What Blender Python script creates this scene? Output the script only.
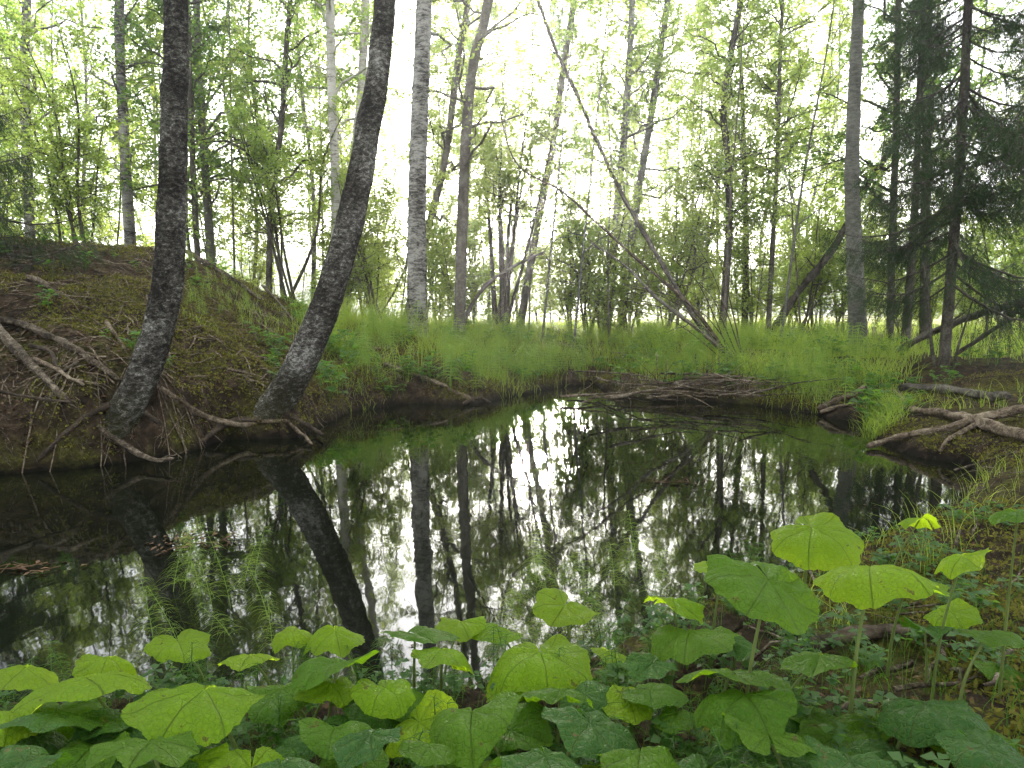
import bpy, math, random
import numpy as np
from math import radians as R

for o in list(bpy.data.objects):
    bpy.data.objects.remove(o)
C = bpy.context.scene
COL = C.collection
RNG = np.random.default_rng(11)

# ------------------------------------------------------------ camera, sky, sun, exposure
F = 683.0
CAMZ = 1.10
TH = math.atan(74 / F)
cd = bpy.data.cameras.new('camera')
cam = bpy.data.objects.new('camera', cd)
COL.objects.link(cam)
cd.sensor_width = 36
cd.lens = 36 * F / 1024
cam.location = (0, 0, CAMZ)
cam.rotation_euler = (math.pi / 2 - TH, 0, 0)
cd.clip_start = 0.02
cd.clip_end = 2000
C.camera = cam
C.render.resolution_x = 1024
C.render.resolution_y = 768

SUN_EL, SUN_AZ = 10.8, 2.8          # degrees up, degrees right of straight ahead
w = bpy.data.worlds.new('World')
C.world = w
w.use_nodes = True
nt = w.node_tree
nt.nodes.clear()
sky = nt.nodes.new('ShaderNodeTexSky')
sky.sky_type = 'NISHITA'
sky.sun_disc = False
sky.sun_elevation = R(SUN_EL)
sky.sun_rotation = R(SUN_AZ)
sky.air_density = 1.0
sky.dust_density = 4.0
sky.ozone_density = 1.0
hs = nt.nodes.new('ShaderNodeHueSaturation')
hs.inputs['Saturation'].default_value = 0.28
cl = nt.nodes.new('ShaderNodeMix')
cl.data_type = 'RGBA'
cl.inputs['Factor'].default_value = 0.45
cl.inputs['B'].default_value = (13.0, 13.6, 14.4, 1)     # thin bright overcast
bg = nt.nodes.new('ShaderNodeBackground')
bg.inputs['Strength'].default_value = 0.15
wo = nt.nodes.new('ShaderNodeOutputWorld')
nt.links.new(sky.outputs[0], hs.inputs['Color'])
nt.links.new(hs.outputs[0], cl.inputs['A'])
nt.links.new(cl.outputs['Result'], bg.inputs['Color'])
nt.links.new(bg.outputs[0], wo.inputs[0])

sd = bpy.data.lights.new('sun', 'SUN')
sd.energy = 5.0
sd.angle = R(8)
sd.color = (1.0, 0.93, 0.80)
sun = bpy.data.objects.new('sun', sd)
COL.objects.link(sun)
sun.rotation_euler = (R(90 - SUN_EL), 0, R(180 - SUN_AZ))
C.view_settings.view_transform = 'Standard'
C.view_settings.look = 'None'
C.view_settings.gamma = 1
C.view_settings.exposure = 1.95
C.render.engine = 'CYCLES'
C.cycles.use_denoising = True
C.cycles.denoiser = 'OPENIMAGEDENOISE'
C.cycles.denoising_input_passes = 'RGB_ALBEDO_NORMAL'
C.cycles.max_bounces = 7
C.cycles.diffuse_bounces = 4
C.cycles.glossy_bounces = 3
C.cycles.transmission_bounces = 5
C.cycles.volume_bounces = 0
C.cycles.caustics_reflective = False
C.cycles.caustics_refractive = False
C.cycles.sample_clamp_indirect = 6

# ------------------------------------------------------------ geometry helpers
FW = np.array([0, math.cos(TH), -math.sin(TH)])
UP = np.array([0, math.sin(TH), math.cos(TH)])
RT = np.array([1.0, 0, 0])
CP = np.array([0, 0, CAMZ])

def ray(px, py):
    return FW * F + RT * (px - 512) + UP * (384 - py)

def at(px, py, Y):
    d = ray(px, py)
    return CP + d * (Y / d[1])

def onz(px, py, z=0.0):
    d = ray(px, py)
    return CP + d * ((z - CAMZ) / d[2])

def nrm(v):
    return v / np.maximum(np.linalg.norm(v, axis=-1, keepdims=True), 1e-9)

def sst(a, b, x):
    t = np.clip((x - a) / (b - a), 0, 1)
    return t * t * (3 - 2 * t)

def vnoise(x, y, seed=0):
    xi = np.floor(x).astype(np.int64); yi = np.floor(y).astype(np.int64)
    fx = x - xi; fy = y - yi
    fx = fx * fx * (3 - 2 * fx); fy = fy * fy * (3 - 2 * fy)
    def h(a, b):
        n = (a * 374761393 + b * 668265263 + seed * 1442695041) & 0xffffffff
        n = ((n ^ (n >> 13)) * 1274126177) & 0xffffffff
        return ((n ^ (n >> 16)) & 0xffff) / 65535.0
    return (h(xi, yi) * (1 - fx) + h(xi + 1, yi) * fx) * (1 - fy) + (h(xi, yi + 1) * (1 - fx) + h(xi + 1, yi + 1) * fx) * fy

def fbm(x, y, oct=4, seed=0):
    s = 0; a = 0.5
    for i in range(oct):
        s = s + a * (vnoise(x, y, seed + i) - 0.5) * 2
        x = x * 2.03 + 7.1; y = y * 2.03 + 3.3; a *= 0.5
    return s

class MB:
    def __init__(s):
        s.v = []; s.q = []; s.n = 0; s.uv = []
    def add(s, v, q, uv=None):
        v = np.asarray(v, dtype=np.float64).reshape(-1, 3)
        s.v.append(v); s.q.append(np.asarray(q, dtype=np.int64).reshape(-1, 4) + s.n); s.n += len(v)
        s.uv.append(np.zeros((len(v), 2)) if uv is None else uv)
    def tubes(s, P, rad, sides=3, rough=0.0, rng=None, uvs=False):
        """P (N,k,3) polylines, rad (N,k)"""
        P = np.asarray(P, float); rad = np.asarray(rad, float)
        if P.ndim == 2: P = P[None]; rad = rad[None]
        N, k, _ = P.shape
        T = np.empty_like(P)
        T[:, 1:-1] = P[:, 2:] - P[:, :-2]; T[:, 0] = P[:, 1] - P[:, 0]; T[:, -1] = P[:, -1] - P[:, -2]
        T = nrm(T)
        m = np.abs((P[:, -1] - P[:, 0]))
        ref = np.eye(3)[np.argmin(m, axis=1)][:, None, :]
        S = nrm(np.cross(T, np.broadcast_to(ref, T.shape)))
        B = np.cross(T, S)
        a = np.arange(sides) * 2 * math.pi / sides
        ra = rad[:, :, None] * np.ones((1, 1, sides))
        if rough and rng is not None:
            ra = ra * (1 + rough * (rng.random(ra.shape) - .5))
        V = P[:, :, None, :] + ra[..., None] * (np.cos(a)[None, None, :, None] * S[:, :, None, :] + np.sin(a)[None, None, :, None] * B[:, :, None, :])
        idx = np.arange(N * k * sides).reshape(N, k, sides)
        A = idx[:, :-1, :]; D = idx[:, 1:, :]
        q = np.stack([A, np.roll(A, -1, 2), np.roll(D, -1, 2), D], -1)
        s.add(V, q)
    def leaves(s, c, L, W, rng, flat=0.8, dirs=None, droop=0.25):
        """rhombic leaves at c (N,3)"""
        N = len(c)
        n = rng.normal(size=(N, 3)); n = nrm(nrm(n) + np.array([0, 0, flat]))
        a = rng.normal(size=(N, 3)) if dirs is None else dirs + rng.normal(size=(N, 3)) * .5
        a = nrm(a - n * (a * n).sum(1, keepdims=True)); a = nrm(a + np.array([0, 0, -droop]))
        b = nrm(np.cross(n, a))
        l = (L * (0.6 + 0.7 * rng.random((N, 1)))); wd = l * W
        fold = nrm(np.cross(a, b)) * wd * .18
        V = np.stack([c, c + a * l * .42 + b * wd * .5 + fold, c + a * l, c + a * l * .42 - b * wd * .5 + fold], 1)
        s.add(V, np.arange(4 * N).reshape(N, 4))
    def blades(s, P, wd, rng=None):
        """ribbons along polylines P (N,k,3), width wd (N,k)"""
        N, k, _ = P.shape
        T = nrm(P[:, -1] - P[:, 0])
        r = (rng or RNG).normal(size=(N, 3))
        S = nrm(np.cross(T, r))[:, None, :]
        V = np.stack([P - S * wd[..., None] / 2, P + S * wd[..., None] / 2], 2)
        idx = np.arange(N * k * 2).reshape(N, k, 2)
        q = np.stack([idx[:, :-1, 0], idx[:, :-1, 1], idx[:, 1:, 1], idx[:, 1:, 0]], -1)
        s.add(V, q)
    def mesh(s, name, mat=None, smooth=False, uv=False):
        v = np.concatenate(s.v); q = np.concatenate(s.q)
        me = bpy.data.meshes.new(name)
        me.vertices.add(len(v)); me.vertices.foreach_set('co', v.astype(np.float32).ravel())
        me.loops.add(q.size); me.loops.foreach_set('vertex_index', q.astype(np.int32).ravel())
        me.polygons.add(len(q)); me.polygons.foreach_set('loop_start', np.arange(0, q.size, 4, dtype=np.int32))
        if smooth: me.polygons.foreach_set('use_smooth', np.ones(len(q), dtype=bool))
        if uv:
            l = me.uv_layers.new(name='UVMap'); u = np.concatenate(s.uv)[q.ravel()]
            l.data.foreach_set('uv', u.astype(np.float32).ravel())
        me.update(calc_edges=True)
        if mat: me.materials.append(mat)
        return me
    def obj(s, name, mat=None, parent=None, smooth=False, uv=False, loc=None):
        if loc is not None:
            s.v = [a - np.asarray(loc) for a in s.v]
        o = bpy.data.objects.new(name, s.mesh(name, mat, smooth, uv))
        COL.objects.link(o)
        if parent is not None: o.parent = parent
        elif loc is not None: o.location = loc
        return o

def tag(o, label=None, cat=None, group=None, kind=None):
    if label: o['label'] = label
    if cat: o['category'] = cat
    if group: o['group'] = group
    if kind: o['kind'] = kind
    return o

def empty(name, loc, label, cat, group=None):
    o = bpy.data.objects.new(name, None)
    COL.objects.link(o); o.location = loc; o.empty_display_size = .1
    return tag(o, label, cat, group)

def curve(pts, n):
    """Catmull-Rom through pts"""
    p = np.asarray(pts, float)
    if len(p) == 2: p = np.stack([p[0], (p[0] + p[1]) / 2, p[1]])
    q = np.vstack([2 * p[0] - p[1], p, 2 * p[-1] - p[-2]])
    t = np.linspace(0, len(p) - 1 - 1e-6, n); i = t.astype(int); f = (t - i)[:, None]
    a, b, c, d = q[i], q[i + 1], q[i + 2], q[i + 3]
    return .5 * (2 * b + (c - a) * f + (2 * a - 5 * b + 4 * c - d) * f ** 2 + (3 * b - a - 3 * c + d) * f ** 3)

ORD = ['first', 'second', 'third', 'fourth', 'fifth', 'sixth', 'seventh', 'eighth', 'ninth', 'tenth', 'eleventh', 'twelfth',
       'thirteenth', 'fourteenth', 'fifteenth', 'sixteenth', 'seventeenth', 'eighteenth', 'nineteenth', 'twentieth',
       'twenty-first', 'twenty-second', 'twenty-third', 'twenty-fourth', 'twenty-fifth', 'twenty-sixth', 'twenty-seventh']

ORD44 = ['twenty-eighth', 'twenty-ninth', 'thirtieth', 'thirty-first', 'thirty-second', 'thirty-third', 'thirty-fourth', 'thirty-fifth', 'thirty-sixth',
         'thirty-seventh', 'thirty-eighth', 'thirty-ninth', 'fortieth', 'forty-first', 'forty-second', 'forty-third', 'forty-fourth']

# ------------------------------------------------------------ materials
def newmat(name):
    m = bpy.data.materials.new(name); m.use_nodes = True
    t = m.node_tree; t.nodes.clear()
    return m, t, t.nodes.new('ShaderNodeOutputMaterial')

def nd(t, typ, **kw):
    n = t.nodes.new(typ)
    for k, v in kw.items():
        if k.startswith('_'): setattr(n, k[1:], v)
        else: n.inputs[k.replace('__', ' ')].default_value = v
    return n

def ramp(t, fac, stops, interp='LINEAR'):
    r = t.nodes.new('ShaderNodeValToRGB'); e = r.color_ramp.elements; r.color_ramp.interpolation = interp
    while len(e) < len(stops): e.new(0.5)
    for i, (p, c) in enumerate(stops):
        e[i].position = p; e[i].color = (c[0], c[1], c[2], 1) if not isinstance(c, (int, float)) else (c, c, c, 1)
    if fac is not None: t.links.new(fac, r.inputs[0])
    return r.outputs[0]

def mixc(t, fac, a, b, mode='MIX'):
    m = t.nodes.new('ShaderNodeMix'); m.data_type = 'RGBA'; m.blend_type = mode
    for k, v in (('Factor', fac), ('A', a), ('B', b)):
        if isinstance(v, bpy.types.NodeSocket): t.links.new(v, m.inputs[k])
        elif isinstance(v, (int, float)): m.inputs[k].default_value = v
        else: m.inputs[k].default_value = (*v, 1)
    return m.outputs['Result']

def math_(t, op, a, b=0.5, clamp=False):
    m = t.nodes.new('ShaderNodeMath'); m.operation = op; m.use_clamp = clamp
    for i, v in enumerate((a, b)):
        if isinstance(v, bpy.types.NodeSocket): t.links.new(v, m.inputs[i])
        else: m.inputs[i].default_value = v
    return m.outputs[0]

def noise(t, vec, scale, detail=4, rough=.6, dist=0):
    n = nd(t, 'ShaderNodeTexNoise', Scale=scale, Detail=detail, Roughness=rough, Distortion=dist)
    if vec is not None: t.links.new(vec, n.inputs['Vector'])
    return n.outputs['Fac']

def coords(t, kind='Object', scale=(1, 1, 1)):
    if kind == 'World':
        o = t.nodes.new('ShaderNodeNewGeometry').outputs['Position']
    else:
        o = t.nodes.new('ShaderNodeTexCoord').outputs[kind]
    m = nd(t, 'ShaderNodeMapping', Scale=scale); t.links.new(o, m.inputs['Vector'])
    return m.outputs[0]

def leafmat(name, c1, c2, tr1, tr2, trans=.5, rough=.5, spec=.3):
    m, t, out = newmat(name)
    g = t.nodes.new('ShaderNodeNewGeometry'); oi = t.nodes.new('ShaderNodeObjectInfo')
    f = math_(t, 'MULTIPLY_ADD', g.outputs['Random Per Island'], .7)
    f.node.inputs[2].default_value = 0.0
    f2 = math_(t, 'MULTIPLY', oi.outputs['Random'], .3)
    fac = math_(t, 'ADD', f, f2)
    col = mixc(t, fac, c1, c2); tc = mixc(t, fac, tr1, tr2)
    p = nd(t, 'ShaderNodeBsdfPrincipled', Roughness=rough); p.inputs['Specular IOR Level'].default_value = spec
    t.links.new(col, p.inputs['Base Color'])
    tl = t.nodes.new('ShaderNodeBsdfTranslucent'); t.links.new(tc, tl.inputs[0])
    mx = nd(t, 'ShaderNodeMixShader'); mx.inputs[0].default_value = trans
    t.links.new(p.outputs[0], mx.inputs[1]); t.links.new(tl.outputs[0], mx.inputs[2]); t.links.new(mx.outputs[0], out.inputs[0])
    return m

def bark(name, dark, mid, light, lo, hi, zs=3.0, sc=9, bump=.6, moss=0.0):
    m, t, out = newmat(name)
    v = coords(t, 'World', (1, 1, zs))
    n1 = noise(t, v, sc, 6, .68, .5)
    n2 = noise(t, coords(t, 'World', (1, 1, zs * 1.6)), sc * 4, 5, .6, .3)
    n3 = noise(t, coords(t, 'World', (1, 1, .7)), 3.3, 4, .6)
    f = math_(t, 'ADD', math_(t, 'MULTIPLY', n1, .6), math_(t, 'MULTIPLY', n2, .4))
    f = math_(t, 'ADD', f, math_(t, 'MULTIPLY', math_(t, 'SUBTRACT', n3, .5), .35))
    c = ramp(t, f, [(0, dark), (lo, dark), ((lo + hi) / 2, mid), (hi, light), (1, light)])
    if moss:
        sep = t.nodes.new('ShaderNodeSeparateXYZ'); t.links.new(t.nodes.new('ShaderNodeNewGeometry').outputs['Position'], sep.inputs[0])
        low = ramp(t, math_(t, 'ADD', math_(t, 'MULTIPLY', sep.outputs['Z'], .8), math_(t, 'MULTIPLY', n1, .9)), [(.55, 1.0), (.95, 0.0)])
        c = mixc(t, math_(t, 'MULTIPLY', low, moss), c, (.07, .075, .02))
    p = nd(t, 'ShaderNodeBsdfPrincipled', Roughness=.92); p.inputs['Specular IOR Level'].default_value = .06
    t.links.new(c, p.inputs['Base Color'])
    b = nd(t, 'ShaderNodeBump', Strength=bump, Distance=.02); t.links.new(f, b.inputs['Height']); t.links.new(b.outputs[0], p.inputs['Normal'])
    t.links.new(p.outputs[0], out.inputs[0])
    return m

M_birchdark = bark('bark_rough_birch', (.012, .010, .0085), (.088, .080, .069), (.36, .345, .32), .45, .66, 1.7, 25, 1.0, .25)
M_birch = bark('bark_white_birch', (.04, .036, .03), (.30, .27, .23), (.46, .43, .39), .36, .5, 5, 5, .5)
M_birch2 = bark('bark_mottled_birch', (.018, .015, .013), (.14, .13, .115), (.29, .275, .25), .41, .56, 3.2, 9, .8)
M_grey = bark('bark_grey', (.045, .039, .031), (.10, .088, .072), (.18, .163, .138), .35, .65, .8, 8, .5)
M_aspen = bark('bark_aspen', (.035, .034, .028), (.10, .098, .08), (.18, .175, .15), .35, .62, 3.0, 12, .35)
M_brown = bark('bark_dark_brown', (.02, .018, .014), (.06, .052, .042), (.14, .125, .10), .35, .65, .6, 12, .6)
M_drift = bark('dead_wood', (.022, .017, .012), (.12, .09, .062), (.27, .22, .165), .38, .64, 1, 26, 1.0)
M_deadgrey = bark('dead_grey_wood', (.018, .014, .010), (.085, .066, .048), (.22, .185, .14), .40, .64, 1, 22, 1.0)
M_darkstick = bark('wet_dark_wood', (.015, .012, .009), (.045, .034, .025), (.10, .08, .06), .35, .65, 1, 14, .6)

M_leaf = leafmat('leaf_green', (.045, .10, .014), (.09, .15, .022), (.22, .38, .055), (.42, .52, .10), .6)
M_leafy = leafmat('leaf_yellow_green', (.06, .12, .018), (.11, .16, .03), (.36, .50, .07), (.54, .62, .14), .6)
M_leafd = leafmat('leaf_dark_green', (.022, .06, .015), (.05, .09, .02), (.12, .27, .03), (.24, .38, .05), .5)
M_needle = leafmat('needles', (.016, .042, .016), (.036, .068, .022), (.04, .10, .02), (.08, .15, .03), .3, .8, .05)
M_grass = leafmat('grass_green', (.08, .14, .018), (.16, .20, .035), (.34, .54, .05), (.56, .64, .10), .55)
M_horse = leafmat('horsetail_green', (.09, .17, .03), (.16, .22, .05), (.30, .50, .055), (.52, .64, .10), .48)
M_moss = leafmat('moss_tufts', (.035, .042, .009), (.16, .145, .03), (.08, .10, .014), (.28, .26, .04), .35, .8, .1)
M_litter = leafmat('litter', (.025, .015, .009), (.13, .078, .045), (.05, .03, .01), (.14, .08, .03), .12, .8, .1)
M_cover = leafmat('small_leaves', (.02, .065, .01), (.05, .11, .018), (.08, .22, .02), (.2, .36, .03), .45)  # herb leaves; also darkens near grass and horsetails in place of shade

def ground_mat():
    m, t, out = newmat('forest_floor')
    v = coords(t, 'World')
    n1 = noise(t, v, 1.4, 6, .62, .4)
    n2 = noise(t, v, 9, 6, .7, .6)
    n3 = noise(t, v, 42, 5, .7, .3)
    n4 = noise(t, v, 150, 3, .7)
    soil = ramp(t, n2, [(.3, (.009, .007, .005)), (.5, (.036, .026, .017)), (.62, (.075, .052, .034)), (.75, (.11, .078, .055))])
    moss = ramp(t, n3, [(.3, (.018, .020, .005)), (.5, (.06, .062, .013)), (.68, (.14, .13, .028))])
    mf = ramp(t, math_(t, 'ADD', math_(t, 'MULTIPLY', n1, .7), math_(t, 'MULTIPLY', n2, .3)), [(.48, 0.0), (.60, .9)])
    c = mixc(t, mf, soil, moss)
    sep = t.nodes.new('ShaderNodeSeparateXYZ'); t.links.new(t.nodes.new('ShaderNodeNewGeometry').outputs['Position'], sep.inputs[0])
    # wet dark mud at and under the waterline
    mud = ramp(t, math_(t, 'ADD', sep.outputs['Z'], math_(t, 'MULTIPLY', n2, .12)), [(.06, 1.0), (.16, 0.0)])
    c = mixc(t, mud, c, (.006, .005, .004))
    # grassy field beyond the wood
    gf = ramp(t, math_(t, 'MULTIPLY', sep.outputs['Y'], .01), [(.26, 0.0), (.34, 1.0)])
    fc = ramp(t, noise(t, coords(t, 'World', (.15, .6, 1)), 1, 5, .6), [(.35, (.20, .20, .07)), (.6, (.36, .29, .16))])
    c = mixc(t, gf, c, fc)
    p = nd(t, 'ShaderNodeBsdfPrincipled', Roughness=.92); p.inputs['Specular IOR Level'].default_value = .05
    t.links.new(c, p.inputs['Base Color'])
    hgt = math_(t, 'ADD', math_(t, 'MULTIPLY', n2, .5), math_(t, 'ADD', math_(t, 'MULTIPLY', n3, .35), math_(t, 'MULTIPLY', n4, .15)))
    b = nd(t, 'ShaderNodeBump', Strength=1.0, Distance=.07); t.links.new(hgt, b.inputs['Height']); t.links.new(b.outputs[0], p.inputs['Normal'])
    t.links.new(p.outputs[0], out.inputs[0])
    return m

def water_mat():
    m, t, out = newmat('pond_water')
    v = coords(t, 'World', (1.0, .55, 1))
    n = noise(t, v, 5, 3, .5, .3); n2 = noise(t, v, 1.2, 2, .5)
    b = nd(t, 'ShaderNodeBump', Strength=.10, Distance=.02)
    t.links.new(math_(t, 'ADD', math_(t, 'MULTIPLY', n, .5), n2), b.inputs['Height'])
    p = nd(t, 'ShaderNodeBsdfPrincipled', Roughness=.025, IOR=1.52)
    p.inputs['Base Color'].default_value = (.003, .004, .002, 1)
    p.inputs['Specular IOR Level'].default_value = .5
    t.links.new(b.outputs[0], p.inputs['Normal']); t.links.new(p.outputs[0], out.inputs[0])
    return m

# ------------------------------------------------------------ terrain
POND_PX = [(-260, 520), (-100, 486), (0, 474), (60, 470), (130, 462), (172, 457), (225, 440), (300, 438), (350, 412), (410, 404), (468, 405),
           (530, 394), (562, 387), (593, 384), (612, 396), (663, 401), (712, 402), (755, 406), (808, 413), (858, 424), (876, 441),
           (920, 458), (972, 466), (968, 490), (952, 512), (900, 538), (850, 556), (765, 590), (690, 622), (620, 652), (520, 682),
           (430, 702), (300, 702), (150, 700), (0, 708), (-250, 730), (-420, 640)]
POND = np.array([onz(x, y)[:2] for x, y in POND_PX])

def pond_sd(x, y):
    """signed distance, positive on land"""
    x = np.asarray(x, float); y = np.asarray(y, float)
    d = np.full(x.shape, 1e9); ins = np.zeros(x.shape, bool)
    n = len(POND)
    for i in range(n):
        a = POND[i]; b = POND[(i + 1) % n]; e = b - a
        t = np.clip(((x - a[0]) * e[0] + (y - a[1]) * e[1]) / (e @ e), 0, 1)
        d = np.minimum(d, np.hypot(x - a[0] - t * e[0], y - a[1] - t * e[1]))
        c = ((a[1] > y) != (b[1] > y)) & (x < (b[0] - a[0]) * (y - a[1]) / (b[1] - a[1] + 1e-12) + a[0])
        ins ^= c
    return np.where(ins, -d, d)

HUMPS = [(*at(112, 428, 5.25)[:2], .20, .42), (*at(246, 430, 6.25)[:2], .16, .45), (*at(60, 440, 4.9)[:2], .10, .3), (*at(360, 400, 8.0)[:2], .10, .3)]

def terrain(x, y):
    x = np.asarray(x, float); y = np.asarray(y, float)
    sd_ = pond_sd(x, y) + .05 * fbm(x * 4, y * 4, 3, 5)
    u = 512 + F * x / np.maximum(y, .8)
    H = np.interp(u, [-1500, -400, 0, 150, 215, 270, 330, 400, 460, 520, 600, 700, 800, 900, 1000, 1400],
                  [1.3, 1.8, 1.85, 2.0, 1.85, 1.45, 1.1, .82, .70, .55, .48, .50, .48, .40, .42, .7])
    run = np.interp(u, [-400, 200, 330, 420, 1000], [4.2, 3.9, 3.6, 2.6, 2.0])
    near = sst(3.6, 2.2, y)
    H = H * (1 - near) + np.interp(u, [300, 800, 1100], [.17, .34, .42]) * near; run = run * (1 - near) + 1.6 * near
    edge = np.interp(H, [0, .5, 1, 2], [.06, .10, .16, .30]); edge = edge * (.7 + .6 * vnoise(x * 2.1, y * 2.1, 8))
    h = edge * sst(-.02, .16, sd_) + (H - edge) * np.clip(sd_ / run, 0, 1) ** .9
    r = np.hypot(x, y)
    h = h + (.62 - H) * sst(9.5, 20, r) * (sd_ > 0) * np.clip(sd_ / run, 0, 1)
    h = h - .45 * sst(24, 45, r)
    out = h + (.09 * fbm(x * .9, y * .9, 4, 1) + .05 * fbm(x * 4.5, y * 4.5, 3, 9)) * sst(0, .6, sd_) * sst(60, 30, r)
    for bx, by, bh, br in HUMPS:
        out = out + bh * np.exp(-((x - bx) ** 2 + (y - by) ** 2) / br ** 2) * sst(-.02, .10, sd_)
    out = out + .035 * fbm(x * 11, y * 11, 3, 15) * sst(0, .12, sd_) * sst(14, 8, r)
    bed = -.05 - .7 * sst(0, .8, -sd_)
    return np.where(sd_ > -.02, out, bed)

def tz(x, y):
    return float(terrain(np.array([x]), np.array([y]))[0])

def build_ground():
    a = np.concatenate([np.linspace(-66, 66, 760), np.linspace(66, 294, 90)[1:-1]])
    a = np.radians(a)
    r = np.concatenate([[.02], np.geomspace(.35, 14, 430), np.geomspace(14, 45, 90)[1:], np.geomspace(45, 330, 26)[1:]])
    A, RR = np.meshgrid(a, r)
    X = np.sin(A) * RR; Y = np.cos(A) * RR
    Z = terrain(X, Y)
    nr, na = A.shape
    idx = np.arange(nr * na).reshape(nr, na)
    q = np.stack([idx[:-1], np.roll(idx[:-1], -1, 1), np.roll(idx[1:], -1, 1), idx[1:]], -1)
    m = MB(); m.add(np.stack([X, Y, Z], -1), q)
    o = m.obj('ground', ground_mat(), smooth=True); tag(o, kind='structure')
    m = MB()
    c = POND.mean(0); P = c + (POND - c) * 1.0
    # a sheet running a little under the banks
    lo = POND.min(0) - .35; hi = POND.max(0) + .35
    m.add([[lo[0], lo[1], 0], [hi[0], lo[1], 0], [hi[0], hi[1], 0], [lo[0], hi[1], 0]], [[0, 1, 2, 3]])
    o = m.obj('water', water_mat()); tag(o, kind='structure')
build_ground()

def hit(px, py, lift=0.0):
    """depth at which the sight line through a pixel meets the land or the water"""
    d = ray(px, py); d = d / d[1]
    Ys = np.arange(.6, 22, .02); P = CP + d * Ys[:, None]
    g = np.maximum(terrain(P[:, 0], P[:, 1]), 0) + lift
    k = np.argmax(P[:, 2] < g)
    return float(Ys[k]) if (P[:, 2] < g).any() else 12.0

def land(n, px0, px1, y0, y1, rng, cond=None, sdmin=.05):
    """random land points seen between two picture columns, depth y0..y1"""
    u = rng.uniform(px0, px1, n); Y = y0 + (y1 - y0) * rng.random(n) ** 1.0
    X = (u - 512) / F * Y
    s = pond_sd(X, Y); k = s > sdmin
    if cond is not None: k &= cond(u, Y, s, X)
    X, Y = X[k], Y[k]
    return np.stack([X, Y, terrain(X, Y)], -1)

# ------------------------------------------------------------ trees
def crown(wood, leaf, tp, tr, z0, z1, nb, blen, ntw, lpt, lsize, rng, el=(15, 60), droop=.25, lw=.62, taper=.5, spread=.05):
    """limbs and twigs into wood, leaves into leaf; tp/tr trunk polyline and radii"""
    h = z0 + (z1 - z0) * (np.arange(nb) + rng.random(nb)) / nb
    p0 = np.stack([np.interp(h, tp[:, 2], tp[:, i]) for i in range(3)], -1)
    r0 = np.interp(h, tp[:, 2], tr)
    f = (h - z0) / (z1 - z0)
    L = blen * (1 - taper * f) * rng.uniform(.5, 1.25, nb)
    az = rng.uniform(0, 2 * math.pi, nb); e = np.radians(rng.uniform(el[0], el[1], nb) + 15 * f)
    d = np.stack([np.cos(az) * np.cos(e), np.sin(az) * np.cos(e), np.sin(e)], -1)
    k = 7; s = np.linspace(0, 1, k)
    wob = np.cumsum(rng.normal(size=(nb, k, 3)) * .05, 1) * L[:, None, None]; wob[:, 0] = 0
    P = p0[:, None] + d[:, None] * (s[None, :, None] * L[:, None, None]) + wob
    P[..., 2] -= droop * L[:, None] * s[None] ** 2
    rb = np.minimum(r0 * .5, .008 + .011 * L)
    wood.tubes(P, rb[:, None] * (1 - .85 * s[None]) + .0015, 4)
    # twigs
    bi = np.repeat(np.arange(nb), ntw); n2 = len(bi)
    t = rng.uniform(.18, 1, n2) * (k - 1) * .999; i = t.astype(int); g = (t - i)[:, None]
    q0 = P[bi, i] * (1 - g) + P[bi, i + 1] * g
    td = nrm(d[bi] + rng.normal(size=(n2, 3)) * .75)
    tl = L[bi] * rng.uniform(.18, .45, n2)
    k2 = 4; s2 = np.linspace(0, 1, k2)
    Q = q0[:, None] + td[:, None] * (s2[None, :, None] * tl[:, None, None])
    Q[..., 2] -= droop * .9 * tl[:, None] * s2[None] ** 2
    wood.tubes(Q, np.full((n2, 1), .0045) * (1 - .7 * s2[None]), 3)
    li = np.repeat(np.arange(n2), lpt); n3 = len(li)
    t = rng.uniform(.05, 1, n3) * (k2 - 1) * .999; i = t.astype(int); g = (t - i)[:, None]
    c = Q[li, i] * (1 - g) + Q[li, i + 1] * g + rng.normal(size=(n3, 3)) * spread
    leaf.leaves(c, lsize, lw, rng, dirs=td[li])
    return n3

KEY = []      # (u, label words) of the landmarks for relative labels

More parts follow.
